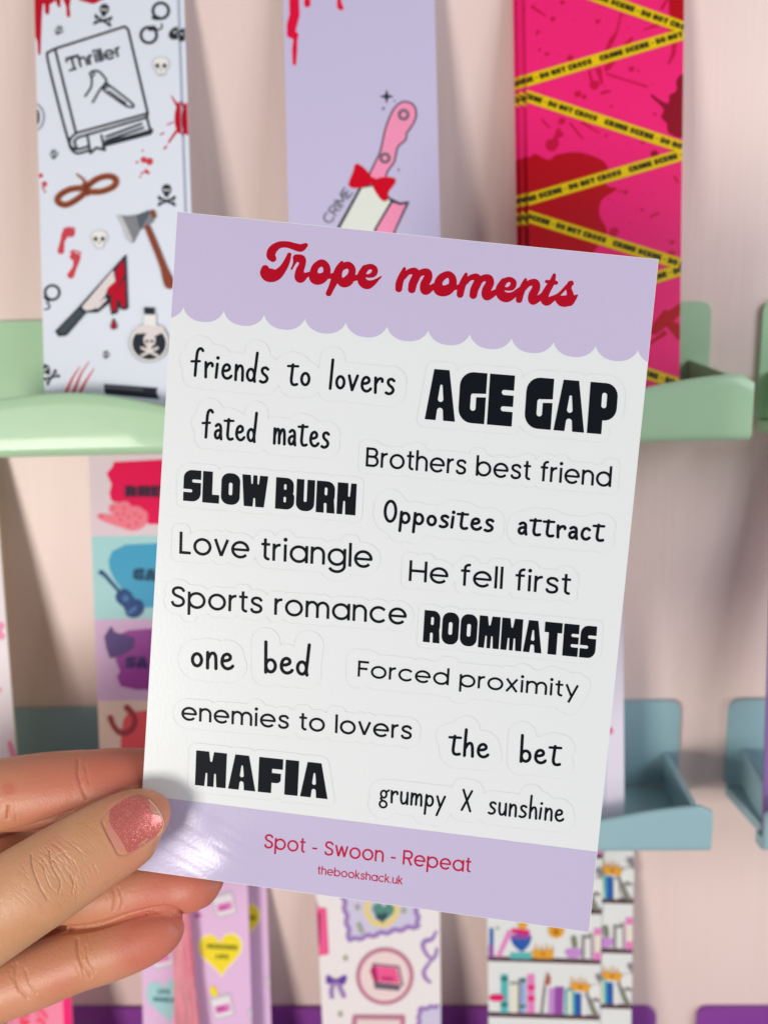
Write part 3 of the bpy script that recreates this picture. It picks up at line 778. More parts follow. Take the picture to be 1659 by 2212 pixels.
tapes = [(Z4([(480, -72), (1165, 172)]), -1), (Z4([(120, 512), (1165, 200)]), 1), (Z4([(140, 556), (1165, 892)]), 2), (Z4([(120, 1228), (1165, 922)]), 3), (Z4([(140, 1276), (1165, 1598)]), 4), (Z4([(120, 1935), (1165, 1610)]), 5), (Z4([(140, 1985), (1165, 2320)]), 6)]
B3.paint(TEDGE, [st(p, 13.2) for p, k in tapes])
B3.paint(TAPE, [st(p, 11.4) for p, k in tapes])
TINK = mat('print_tape_ink', (44, 42, 12), 0.45)
tx = []
def along(p, a, b, lift=5.8):
    (x0, y0), (x1, y1) = p
    L = math.hypot(x1 - x0, y1 - y0)
    ex, ey = (x1 - x0) / L, (y1 - y0) / L
    nx, ny = -ey, ex
    A = (x0 + (a - x0) / ex * ex, y0 + (a - x0) / ex * ey)
    Bq = (b, y0 + (b - x0) / ex * ey)
    return (A[0] + nx * lift, A[1] + ny * lift), (Bq[0] + nx * lift, Bq[1] + ny * lift)
zx = lambda x: (1246 + x / 2.37) * 0.8525
for i, (t, a, b) in ((0, ('CRIME SCENE - DO NOT CROSS', 560, 1215)), (1, ('SCENE - DO NOT CROSS', 110, 598)), (1, ('CRIME SCENE - DO NOT CROSS', 645, 1305)), (2, ('SCENE - DO NOT CROSS', 170, 630)), (2, ('CRIME SCENE - DO NOT CROSS', 675, 1330)),
                     (3, ('CRIME SCENE - DO NOT CROSS', 130, 775)), (3, ('CRIME SCENE - DO NOT CROSS', 820, 1470)), (4, ('SCENE - DO NOT CROSS', 215, 683)), (4, ('CRIME SCENE - DO NOT CROSS', 725, 1370)), (5, ('CRIME SCENE - DO NOT CROSS', 760, 1400)), (6, ('CRIME SCENE - DO NOT CROSS', 700, 1360))):
    p0, p1 = along(tapes[i][0], zx(a), zx(b))
    tx += text_px(t, 'chunk', p0, p1, 12.5)
B3.paint(TINK, tx, step=1.2)
o3 = B3.done()
behind(o3, -0.0022, 'hot pink crime scene bookmark directly behind the front one, its left margin showing', 0.0014)
behind(o3, -0.0036, 'hot pink crime scene bookmark third in its stack, leftmost sliver showing', 0.0028)
behind(o3, 0.0010, 'rearmost hot pink bookmark, a hairline showing right of its stack', 0.0042)

TOP2, TOP3 = zg - .0012, zb - .0012     # tops stay under the tray above
# --- four colour panels bookmark (second row)
Z6 = lambda P: [(.30843 * p[0], 937.75 + .30843 * p[1]) + tuple(v * .30843 for v in p[2:]) for p in P]
B4 = Bookmark('tall bookmark with stacked colour panels, cowboy hat, guitar, boots and horseshoe', Z6([(625, 250)])[0], Z6([(690, 1950)])[0], (500, 1015), (500, 1540), ZFB, mat('panel_pale_lilac', (224, 206, 216), 0.4, k=1.05), radii=(0, 0, .003, .003), top=TOP2, lean=11.5)
B4.paint(mat('panel_aqua', (166, 214, 216), 0.4, k=1.05), [pg(Z6([(500, 718), (2000, 700), (2000, 1285), (500, 1300)]))])
B4.paint(mat('panel_lilac', (214, 178, 214), 0.4, k=1.05), [pg(Z6([(500, 1300), (2000, 1285), (2000, 1850), (500, 1870)]))])
B4.paint(mat('panel_peach', (240, 210, 194), 0.4, k=1.05), [pg(Z6([(500, 1870), (2000, 1850), (2000, 2900), (500, 2900)]))])
B4.paint(mat('brush_hot_pink', (232, 0, 82), 0.4), [pg(Z6([(750, 275), (790, 230), (800, 195), (1140, 178), (1600, 180), (1600, 620), (1045, 632), (1000, 560), (950, 515), (860, 485), (785, 470), (770, 420), (785, 350), (765, 310)]))])
B4.paint(mat('brush_blue', (66, 164, 204), 0.4), [pg(Z6([(765, 880), (790, 820), (880, 775), (1110, 765), (1600, 770), (1600, 1210), (930, 1215), (880, 1120), (800, 1010), (770, 940)]))])
B4.paint(mat('brush_purple', (160, 66, 160), 0.4), [pg(Z6([(845, 1400), (900, 1375), (1085, 1360), (1600, 1360), (1600, 1790), (960, 1790), (850, 1765), (822, 1700), (845, 1660), (820, 1600), (805, 1550), (830, 1500)]))])
B4.paint(mat('brush_coral', (255, 92, 102), 0.4), [pg(Z6([(865, 2010), (900, 1950), (1025, 1935), (1600, 1935), (1600, 2400), (860, 2400), (850, 2150)]))])
HATP = mat('print_hat_pink', (255, 128, 146), 0.4)
B4.paint(HATP, [st(Z6(cr([(705, 575, 20), (760, 592, 30), (860, 610, 45), (940, 635, 42), (995, 610, 38), (1000, 570, 40)], 3))), st(Z6([(800, 520, 35), (880, 510, 40), (860, 560, 60), (960, 560, 55)]))])
B4.paint(mat('print_hat_dots', (226, 70, 104), 0.4), [disc(*Z6([q])[0], 3) for q in ((715, 575), (795, 520), (830, 560), (875, 520), (850, 600), (905, 580), (950, 560), (905, 640), (960, 625), (985, 580), (870, 560))])
B4.paint(mat('print_navy', (22, 66, 128), 0.4), [st(Z6([(710, 968, 16), (735, 985, 12), (845, 1110, 10)])), st(Z6([(870, 1140, 56), (885, 1155, 54)])), st(Z6([(915, 1190, 52), (940, 1215, 72)]))])
B4.paint(mat('print_guitar_sheen', (66, 120, 178), 0.4), [disc(*Z6([(885, 1150)])[0], 7), st(Z6([(912, 1250), (950, 1218)]), 4)])
B4.paint(mat('print_boot_purple', (86, 60, 128), 0.4), [pg(Z6([(782, 1352), (800, 1390), (860, 1410), (940, 1432), (935, 1482), (880, 1500), (848, 1525), (778, 1562), (755, 1500), (740, 1420)]), 1.5), st(Z6(cr([(780, 1560), (860, 1535), (930, 1490)], 3)), 3)])
B4.paint(mat('print_horseshoe', (168, 66, 74), 0.4), [st(Z6(cr([(778, 1985, 20), (800, 2040, 17), (845, 2088, 20), (905, 2085, 20), (948, 2030, 18), (940, 1965, 18), (895, 1915, 22)], 4)))])
DK = mat('print_panel_ink', (62, 34, 62), 0.4)
B4.paint(DK, text_px('RHE', 'chunk', Z6([(880, 440)])[0], Z6([(1130, 440)])[0], 24))
B4.paint(mat('print_teal_ink', (18, 72, 104), 0.4), text_px('GA', 'chunk', Z6([(935, 1020)])[0], Z6([(1100, 1030)])[0], 25))
B4.paint(mat('print_violet_ink', (64, 44, 112), 0.4), text_px('SA', 'chunk', Z6([(885, 1635)])[0], Z6([(1040, 1640)])[0], 24))
o4 = B4.done()

# --- white and pink bookmark at the left edge of the second row
B5 = Bookmark('white bookmark with soft pink blots, cut by the left edge of the picture', (-160, 1080), (-140, 1640), (-6, 1080), (37, 1640), ZFB, mat('bookmark_rosy_white', (234, 226, 232), 0.4, k=1.08), edge=mat('card_edge_cream', (206, 196, 150), 0.6), top=TOP2, lean=11.5)
B5.paint(mat('print_soft_pink', (246, 150, 186), 0.45), [disc(2, 1352, 9), disc(4, 1374, 8), disc(-8, 1366, 14), disc(-40, 1420, 16), disc(-60, 1200, 18), disc(0, 1490, 5)])
B5.paint(PINK, [st([(22, 1605, 5), (33, 1640, 7), (30, 1700, 9)])])
o5 = B5.done()

# --- clear-sleeved pack behind the sheet, right of the second row
B6 = Bookmark('lilac bookmark in a glossy clear sleeve with two pink dots, right of the sheet', (1215, 1408), (1195, 1750), (1346, 1408), (1348, 1750), ZFB, mat('sleeved_lilac_card', (216, 210, 224), 0.12, k=1.08, coat=0.8), lean=7.5, base_y=-.030, thick=.0016, H=.098)
B6.paint(mat('print_magenta_dot', (218, 100, 150), 0.3), [ell(1299, 1583, 5, 8), ell(1318, 1578, 6, 8), ell(1312, 1518, 2, 7), ell(1270, 1590, 6, 8)])
B6.paint(mat('sleeve_fold', (190, 184, 204), 0.15), [st([(1312, 1420), (1306, 1750)], 1.2)])
o6 = B6.done()
behind(o6, -0.004, 'second lilac sleeved bookmark behind the one with pink dots', 0.0020)

# --- tip of a purple card at the right edge
B7 = Bookmark('purple printed bookmark at the far right edge of the blue tray row', (1672, 1000), (1651, 1640), (1800, 1000), (1795, 1640), ZFB, mat('bookmark_violet_card', (134, 104, 160), 0.4), top=TOP2, lean=11.5)
B7.paint(mat('print_deep_violet', (96, 46, 150), 0.4), [disc(1662, 1390, 14), disc(1700, 1450, 20), disc(1690, 1560, 14)])
o7 = B7.done()
# ------------------------------------------------------------------ bottom row bookmarks
Z7 = zoom(380, 2240, 4.879)
LIL = mat('bookmark_candy_lilac', (222, 184, 220), 0.4, k=1.05)
B8 = Bookmark('lilac bookmark with candy hearts and candle jars, pink tassel hanging over it', (309 - 6, 1900), (309, 2180), (535.5, 1925), (544.5, 2212), ZFP, LIL, top=TOP3, lean=14.5)
HY = mat('print_heart_yellow', (246, 220, 40), 0.4)
HT = mat('print_heart_teal', (166, 212, 214), 0.4)
def heart(cx, cy, w, h, Z, rot=0):
    P = []
    c, s = math.cos(math.radians(rot)), math.sin(math.radians(rot))
    for i in range(40):
        t = 2 * math.pi * i / 40
        x, y = 16 * math.sin(t) ** 3 / 16, -(13 * math.cos(t) - 5 * math.cos(2 * t) - 2 * math.cos(3 * t) - math.cos(4 * t)) / 14.5
        x, y = x * w / 2, y * h / 2
        P.append((cx + x * c - y * s, cy + x * s + y * c))
    return pg(Z(P))
B8.paint(mat('print_heart_rim', (244, 236, 190), 0.4), [heart(875, 840, 560, 560, Z7, -3)])
B8.paint(HY, [heart(875, 840, 520, 520, Z7, -3)])
B8.paint(HT, [heart(200, 1410, 470, 560, Z7, -8)])
HINK = mat('print_heart_ink', (140, 140, 10), 0.4)
B8.paint(HINK, text_px('OBSESSED', 'chunk', Z7([(700, 795)])[0], Z7([(1085, 820)])[0], 11) + text_px('LOVE', 'chunk', Z7([(815, 925)])[0], Z7([(975, 930)])[0], 11))
B8.paint(mat('print_teal_heart_ink', (86, 140, 150), 0.4), text_px('LOVE', 'chunk', Z7([(95, 1355)])[0], Z7([(250, 1365)])[0], 11) + text_px('BOOKS', 'chunk', Z7([(45, 1450)])[0], Z7([(300, 1470)])[0], 11))
def candle(cx, cy, rot, flame):
    c, s = math.cos(math.radians(rot)), math.sin(math.radians(rot))
    f = lambda P: Z7([(cx + x * c - y * s, cy + x * s + y * c) for x, y in P])
    return [pg(f([(-120, -120), (120, -120), (110, 140), (-110, 140)]), 3)], [pg(f([(-105, -85), (105, -85), (100, 120), (-100, 120)]), 2)], [pg(f([(-95, -10), (95, -10), (90, 85), (-90, 85)]))], [st(f([(0, -200), (5, -165)]), 7)] if flame else []
cs = [candle(920, 240, -14, 0), candle(895, 1500, -14, 1), candle(150, 880, -14, 0), candle(1370, 1640, -14, 0), candle(180, 120, -14, 0)]
B8.paint(mat('print_jar_grey', (198, 192, 204), 0.4), [x for q in cs for x in q[0]])
B8.paint(mat('print_jar_white', (232, 226, 232), 0.4), [x for q in cs for x in q[1]])
B8.paint(mat('print_candle_pink', (224, 132, 196), 0.4), [x for q in cs for x in q[2]])
B8.paint(mat('print_candle_mark', (194, 84, 160), 0.4), [st(Z7([(880, 300), (950, 280)]), 4), st(Z7([(860, 1560), (930, 1540)]), 4), st(Z7([(830, 1530), (900, 1510)]), 2)])
B8.paint(HY, [pg(Z7([(765, 1255), (830, 1300), (835, 1370), (800, 1385), (750, 1340)]), 1.5), disc(*Z7([(590, 395)])[0], 1)])
B8.paint(mat('print_magenta_fleck', (200, 90, 170), 0.4), [ell(*Z7([(600, 390)])[0], 7, 5)])
o8 = B8.done()
c8 = behind(o8, 0.0062, 'shaded lilac candy-heart bookmark standing behind the tasselled one, right strip showing', 0.009, 0.0068)
# tassel: strands falling from behind the fingertips
tp, tq = B8.map(399, 1880, .004), B8.map(478, 2330, .006)
tm = MB()
TAS = [mat('tassel_thread_pink', (255, 158, 172), 0.4, k=1.1), mat('tassel_thread_rose', (255, 132, 154), 0.4, k=1.05), mat('tassel_thread_light', (255, 186, 192), 0.45)]
rs = random.Random(5)
for i in range(330):
    a = rs.uniform(-1, 1)
    b = rs.uniform(-1, 1) * math.sqrt(max(0, 1 - a * a))
    P = []
    wav = rs.uniform(-.0009, .0009)
    for k in range(15):
        t = k / 14
        px = 399 + 3 * t + 22 * t * t
        py = 1880 + 450 * t
        q = B8.map(px, py, .0045 + .0008 * t)
        w = .0015 + .0046 * t
        P.append(q + Vector((a * w + wav * math.sin(6 * t + i), -b * w * .55, 0)))
    r = rs.uniform(.00015, .00024)
    V, F = [], []
    for k, p in enumerate(P):
        for j in range(4):
            g = math.pi / 2 * j
            V.append(p + Vector((r * math.cos(g), r * math.sin(g), 0)))
    for k in range(len(P) - 1):
        for j in range(4):
            F.append((k * 4 + j, k * 4 + (j + 1) % 4, k * 4 + 4 + (j + 1) % 4, k * 4 + 4 + j))
    tm.mesh(V, F, TAS[i % 3])
tm.build('tassel', o8, origin=B8.map(399, 1880, .004))

# --- white bookmark with purple frames
Z8 = zoom(760, 2250, 4.484)
B9 = Bookmark('off-white bookmark with a round pink book badge, purple bow and wavy purple frame', Z8([(185, 100)])[0], Z8([(250, 1400)])[0], Z8([(1590, 300)])[0], Z8([(1600, 1400)])[0], ZFP, mat('bookmark_ivory_card', (226, 220, 220), 0.4, k=1.08), top=TOP3, lean=14.5)
LAV = mat('print_lavender', (206, 200, 224), 0.4)
PUR = mat('print_wavy_purple', (156, 124, 186), 0.4)
DPUR = mat('print_bow_purple', (108, 64, 160), 0.4)
wave = lambda A, B, n, a: [(A[0] + (B[0] - A[0]) * i / (n * 6) + a * math.sin(i * math.pi / 3) * (B[1] - A[1]) / math.hypot(B[0] - A[0], B[1] - A[1]), A[1] + (B[1] - A[1]) * i / (n * 6) - a * math.sin(i * math.pi / 3) * (B[0] - A[0]) / math.hypot(B[0] - A[0], B[1] - A[1])) for i in range(n * 6 + 1)]
fr = wave((430, -350), (565, 590), 6, 12) + wave((575, 590), (1340, 430), 5, 14) + wave((1345, 430), (1260, -350), 6, 12)
B9.paint(LAV, [pg(Z8(fr)), pg(Z8([(1370, 1370), (1640, 1345), (1640, 1700), (1350, 1700)]))])
B9.paint(PUR, [st(Z8(fr), 5.2), st(Z8(wave((1560, 1340), (1360, 1380), 2, 10) + wave((1360, 1390), (1335, 1700), 3, 10)), 4.6), st(Z8(cr([(1545, 500, 18), (1500, 580, 24), (1430, 600, 30), (1395, 650, 26), (1430, 740, 22), (1500, 810, 20), (1540, 760, 22), (1555, 690, 18)], 4))), st(Z8(cr([(1500, 810, 18), (1440, 890, 22), (1405, 960, 24), (1430, 1030, 24), (1480, 1070, 18)], 4)))])
B9.paint(mat('print_locket_yellow', (228, 208, 134), 0.4), [st(Z8(arc(930, 240, 170, 175, 0, 360, 30)), 6.5)])
B9.paint(mat('print_locket_inside', (210, 206, 230), 0.4), [disc(*Z8([(940, 190)])[0], 20)])
B9.paint(mat('print_teal_green', (86, 140, 128), 0.4), [heart(945, 270, 250, 240, Z8, 5)])
B9.paint(mat('print_deep_teal', (46, 82, 84), 0.4), [heart(930, 330, 140, 120, Z8, -10)])
B9.paint(mat('print_sprig_green', (150, 156, 120), 0.4), [x for (a, b) in ((655, 215), (675, 420), (520, 795), (460, 1430), (1180, 255), (700, 480)) for x in (st(Z8([(a - 30, b - 10), (a + 30, b + 12)]), 1.6), st(Z8([(a + 8, b - 35), (a - 8, b + 35)]), 1.6))])
B9.paint(mat('print_dusty_rose', (190, 122, 146), 0.4), [disc(*Z8([(965, 1000)])[0], 62), st(Z8([(600, 1700), (625, 1460), (1170, 1465), (1160, 1700)]), 5), st(Z8([(145, 60, 30), (185, 300, 40), (150, 420, 20)]))])
B9.paint(mat('print_blush', (234, 212, 210), 0.4), [disc(*Z8([(965, 1000)])[0], 53), pg(Z8([(650, 1500), (1140, 1500), (1140, 1700), (630, 1700)]))])
B9.paint(mat('print_book_pink', (236, 92, 146), 0.4), [pg(Z8([(860, 880), (1100, 905), (1140, 1085), (890, 1060)])), pg(Z8([(120, 215), (300, 225), (330, 750), (215, 770), (190, 620)]))])
B9.paint(mat('print_book_dark', (112, 92, 112), 0.4), [pg(Z8([(838, 1060), (890, 1065), (1150, 1095), (1130, 1165), (850, 1140)])), st(Z8([(830, 860), (1120, 890)]), 2.2), st(Z8([(1120, 890), (1165, 1100)]), 2.2), st(Z8([(185, 1015), (205, 900), (200, 830)]), 4)])
B9.paint(mat('print_book_spine', (176, 40, 100), 0.4), [pg(Z8([(838, 862), (865, 885), (890, 1065), (840, 1062), (795, 930)])), st(Z8([(940, 1020), (1050, 1030)]), 3), st(Z8([(205, 300), (200, 620)]), 6)])
B9.paint(DPUR, [pg(cr(Z8([(310, 985), (360, 1010), (415, 1035), (470, 1000), (525, 990), (530, 1040), (500, 1095), (440, 1080), (412, 1062), (370, 1085), (305, 1080), (300, 1030)]), 3, True))])
B9.paint(PUR, [st(Z8(cr([(385, 1080), (360, 1150), (365, 1235)], 4)), 4.5), st(Z8(cr([(440, 1085), (470, 1160), (500, 1225)], 4)), 4.5)])
o9 = B9.done()

# --- bookshelf print bookmark
Z9 = zoom(1220, 2250, 3.95)
SHW = mat('bookmark_cool_white', (216, 218, 216), 0.4, k=1.08)
B10 = Bookmark('white bookmark printed with shelves of coloured books, crowns and a blue potion', Z9([(55, 290)])[0], Z9([(70, 1300)])[0], Z9([(1195, 450)])[0], Z9([(1180, 1300)])[0], ZFP, SHW, top=TOP3, lean=14.5)
SHF = mat('print_shelf_brown', (92, 66, 72), 0.4)
MT = {k: mat('print_' + k, v, 0.4) for k, v in {'teal': (88, 182, 180), 'dark_teal': (30, 112, 112), 'blue': (44, 92, 170), 'sky': (150, 172, 216), 'book_violet': (150, 78, 164), 'rose': (226, 130, 190), 'magenta': (222, 30, 110), 'gold': (226, 160, 50), 'dark_gold': (176, 112, 30), 'ivory': (226, 224, 204), 'grey': (138, 132, 134), 'lime_white': (226, 228, 222), 'rust': (176, 96, 84), 'orchid': (196, 140, 206), 'olive': (128, 130, 112)}.items()}
def shelf(dy):
    f = lambda P: Z9([(x, y + dy) for x, y in P])
    R = lambda x0, y0, x1, y1, sk=0: pg(f([(x0 + sk, y0), (x1 + sk, y0), (x1, y1), (x0, y1)]))
    return f, R
for dy in (0, -1065):
    f, R = shelf(dy)
    B10.paint(SHF, [st(f([(40, 705), (1250, 742)]), 5.6), st(f([(40, 1262), (1250, 1300)]), 5.6)])
    B10.paint(MT['blue'], [R(78, 400, 120, 700), R(930, 1050, 995, 1270), pg(cr(f([(300, 470), (490, 470), (480, 560), (420, 630), (380, 630), (310, 560)]), 3, True))])
    B10.paint(MT['teal'], [R(190, 860, 265, 1250), R(830, 1010, 930, 1270), pg(f([(290, 650), (490, 650), (490, 705), (290, 700)]), 1.5)])
    B10.paint(MT['book_violet'], [R(725, 985, 815, 1265, 8), R(70, 570, 120, 700), R(300, 470, 480, 510)])
    B10.paint(MT['sky'], [R(385, 900, 440, 1245)])
    B10.paint(MT['rose'], [R(455, 860, 530, 1250), R(1115, 400, 1200, 720, 8), pg(f([(260, 420), (310, 430), (190, 690), (145, 690)]))])
    B10.paint(MT['orchid'], [pg(cr(f([(840, 610), (1000, 610), (990, 680), (930, 700), (860, 690)]), 3, True)), R(665, 1000, 720, 1260, 10)])
    B10.paint(MT['ivory'], [R(295, 960, 360, 1245), R(860, 1030, 900, 1265), R(1130, 470, 1190, 640)])
    B10.paint(MT['grey'], [st(f([(1010, 480), (1010, 710)]), 2.5), st(f([(1090, 460), (1090, 715)]), 3), st(f([(630, 985), (600, 1250)]), 3), st(f([(290, 950), (370, 950)]), 2.5), st(f([(380, 910), (372, 1240)]), 2.2), R(1005, 470, 1095, 500), st(f([(1060, 1060), (1120, 1240)]), 5), st(f([(1165, 880), (1195, 930)]), 6), st(f([(865, 1000), (1080, 1030)]), 1.5)])
    B10.paint(MT['olive'], [st(f([(920, 500), (930, 570)]), 6), st(f([(1085, 1150), (1150, 1270)]), 4), disc(*f([(160, 400)])[0], 3)])
    B10.paint(MT['dark_teal'], [R(192, 890, 262, 925), R(190, 1150, 265, 1180), R(378, 1170, 440, 1195), R(390, 900, 440, 940)])
    B10.paint(MT['magenta'], [R(460, 970, 530, 1015), R(460, 1080, 530, 1125), ell(*f([(150, 1095)])[0], 17, 8), pg(f([(300, 400), (480, 420), (480, 465), (300, 450)]))])
    B10.paint(MT['gold'], [pg(f([(505, 620), (715, 620), (705, 700), (520, 695)]), 1), pg(f([(890, 950), (1080, 965), (1060, 1030), (905, 1010)]), 1.5), disc(*f([(745, 420)])[0], 17), disc(*f([(410, 365)])[0], 10)] + [st(f([(540 + 55 * i, 560 + 15 * (i % 2)), (545 + 55 * i, 640)]), 1.4) for i in range(4)] + [st(f([(900 + 45 * i, 890 + 20 * (i % 2)), (905 + 45 * i, 960)]), 1.4) for i in range(4)])
    B10.paint(MT['dark_gold'], [disc(*f([(742, 435)])[0], 7), disc(*f([(612, 655)])[0], 4), disc(*f([(985, 985)])[0], 4)])
    B10.paint(MT['rust'], [pg(f([(655, 830), (690, 900), (680, 970), (620, 960), (640, 900)]))])
    B10.paint(MT['lime_white'], [ell(*f([(1145, 1040)])[0], 17, 17), R(1000, 1080, 1045, 1270), R(1040, 500, 1085, 705)])
    B10.paint(MT['grey'], [disc(*f([(1135, 1110)])[0], 5), disc(*f([(1165, 1120)])[0], 4)])
o10 = B10.done()
behind(o10, 0.0134, 'white bookshelf-print bookmark half hidden behind its twin, right part showing', 0.0022, 0.0030)

# --- pink bookmark at the bottom left corner
Z10 = zoom(0, 2480, 7.541)
B11 = Bookmark('hot pink bookmark in the bottom left corner with a darker pink right border', (-120, 2150), (-115, 2212), Z10([(1362, 300)])[0], Z10([(1385, 867)])[0], ZFP, mat('bookmark_bubblegum', (255, 132, 162), 0.4, k=1.1), top=TOP3, lean=14.5)
B11.paint(mat('print_border_pink', (255, 0, 116), 0.35), [pg([(Z10([(1190, 0)])[0][0] - 1, 2080), (170, 2080), (170, 2400), (Z10([(1215, 867)])[0][0] + 8, 2400)])])
B11.paint(mat('print_script_red', (250, 62, 96), 0.4), [st(Z10(cr(P, 4)), r) for P, r in (([(690, 440), (760, 470), (830, 490), (800, 420), (720, 400)], 2.6), ([(730, 560), (800, 610), (870, 690), (890, 740)], 3.4), ([(690, 610), (730, 680), (790, 750)], 1.4), ([(720, 800), (790, 790), (850, 860), (800, 930), (730, 900)], 3.4), ([(410, 570), (540, 590)], 4.2), ([(420, 560), (410, 700), (420, 800)], 2.2), ([(410, 700), (540, 700)], 4), ([(420, 800), (545, 820)], 4.2), ([(530, 500), (545, 590)], 2.4), ([(420, 860), (520, 870)], 4))])
B11.paint(mat('print_dot_grey', (150, 90, 112), 0.4), [disc(*Z10([(222, y)])[0], 1.9) for y in (712, 790, 866, 942)])
o11 = B11.done()
# ------------------------------------------------------------------ the sticker sheet
SW, SH = 105.0, 150.0
PXC = [(383, 457), (1422, 560), (1272, 2014), (298, 1879)]
def homography(a, b):
    A = []
    for (x, y), (u, v) in zip(a, b):
        A += [[x, y, 1, 0, 0, 0, -u * x, -u * y, -u], [0, 0, 0, x, y, 1, -v * x, -v * y, -v]]
    return np.linalg.svd(np.array(A, float))[2][-1].reshape(3, 3)
HM = homography([(0, 0), (SW, 0), (SW, SH), (0, SH)], [(x - CX, y - CY) for x, y in PXC])
HI = np.linalg.inv(HM)
def to_px(u, v):
    w = HM @ np.array([u, v, 1.0])
    return w[0] / w[2] + CX, w[1] / w[2] + CY
def to_mm(x, y):
    w = HI @ np.array([x - CX, y - CY, 1.0])
    return w[0] / w[2], w[1] / w[2]
_M = np.diag([1 / FPX, 1 / FPX, 1]) @ HM
if _M[2, 2] < 0: _M = -_M
_k = 2 / (np.linalg.norm(_M[:, 0]) + np.linalg.norm(_M[:, 1]))
_r1, _r2, _t = _M[:, 0] * _k, _M[:, 1] * _k, _M[:, 2] * _k
_n = np.cross(_r1, _r2)
_nt = float(_n @ _t)
def curl(u, v):
    """how far the paper bulges towards the viewer, mm: pressed flat under the thumb, a soft buckle beside it"""
    a = math.exp(-(((u - 21.0 + .35 * (v - 147)) / 9.5) ** 2 + ((v - 147.5) / 9.5) ** 2)) * 2.3
    b = math.exp(-(((u - 14.0) / 4.5) ** 2 + ((v - 137.0) / 4.0) ** 2)) * 0.45
    w = math.exp(-(((u - 15.0) / 13.0) ** 2 + ((v - 144.0) / 8.0) ** 2)) * (0.030 * math.sin(1.7 * v - 0.55 * u) + 0.016 * math.sin(2.9 * v - 1.3 * u + 1))
    return a + b + w + 0.9 * (2 * u / SW - 1.1) ** 2
def sheet_depth(u, v):
    x, y = to_px(u, v)
    d = np.array([(x - CX) / FPX, (y - CY) / FPX, 1.0])
    return (_nt / float(_n @ d) - curl(u, v)) / 1000.0
def SP(u, v, off=0.0):
    """point of the sheet at (u, v) mm, lifted 'off' metres towards the viewer"""
    x, y = to_px(u, v)
    return at_depth(x, y, sheet_depth(u, v) - off)
PAPER = mat('satin_sticker_paper', (230, 235, 236), 0.31, k=0.93, spec=0.5, bump=(1400, 0.13, 0.0002))
LAVP = mat('print_header_lilac', (197, 188, 219), 0.29, k=0.95, spec=0.5, bump=(1400, 0.22, 0.0002))
LET = mat('print_letter_black', (5, 11, 20), 0.5, spec=0.13)
TIT = mat('print_title_red', (174, 0, 32), 0.55, k=0.95, spec=.12)
FOOT = mat('print_footer_red', (190, 10, 60), 0.45, k=.95)
mb = MB()
nu, nv = 168, 240
uu = [SW * i / nu for i in range(nu + 1)]
vv = [SH * j / nv for j in range(nv + 1)]
V = [SP(u, v) for v in vv for u in uu]
F = [(j * (nu + 1) + i, (j + 1) * (nu + 1) + i, (j + 1) * (nu + 1) + i + 1, j * (nu + 1) + i + 1) for j in range(nv) for i in range(nu)]
k = len(V)
T = 0.00034
V += [SP(u, v, -T) for v in vv for u in uu]
F += [tuple(q + k for q in f[::-1]) for f in F[:nu * nv]]
rim = [i for i in range(nu)] + [j * (nu + 1) + nu for j in range(nv)] + [nv * (nu + 1) + nu - i for i in range(nu)] + [(nv - j) * (nu + 1) for j in range(nv)]
for a, b in zip(rim, rim[1:] + rim[:1]): F.append((a, b, b + k, a + k))
mb.mesh(V, F, PAPER)
sheet = mb.build('sticker_sheet', origin=SP(SW / 2, SH / 2))
tag(sheet, 'white sticker sheet titled Trope moments with lilac header and footer, held by the hand', 'sticker sheet')
e = sheet.modifiers.new('edges', 'EDGE_SPLIT')
e.split_angle = math.radians(40)
for p in sheet.data.polygons: p.use_smooth = True

def strip(name, top, bot, u0=0.12, u1=SW - 0.12, nu=210, nv=24, off=0.00003, m=LAVP):
    b = MB()
    V, F = [], []
    for i in range(nu + 1):
        u = u0 + (u1 - u0) * i / nu
        t, q = top(u), bot(u)
        for j in range(nv + 1): V.append(SP(u, t + (q - t) * j / nv, off))
    for i in range(nu):
        for j in range(nv):
            a = i * (nv + 1) + j
            F.append((a, a + 1, a + nv + 2, a + nv + 1))
    b.mesh(V, F, m)
    return b.build(name, sheet, origin=sheet.location, smooth=True)
c1, c2 = to_mm(397, 661), to_mm(1378, 753)
per = (c2[0] - c1[0]) / 11
def scallop(u):
    k = (u - c1[0]) / per
    f = k - math.floor(k)
    vch = c1[1] + (c2[1] - c1[1]) * k / 11
    return vch + 3.05 * (1 - abs(2 * f - 1) ** 2.3) ** 0.62
strip('header_band', lambda u: 0.1, scallop, nu=520, nv=6)
f1, f2 = to_mm(360, 1724), to_mm(1287, 1840)
strip('footer_band', lambda u: f1[1] + (f2[1] - f1[1]) * (u - f1[0]) / (f2[0] - f1[0]), lambda u: SH - 0.1, nu=330, nv=44)

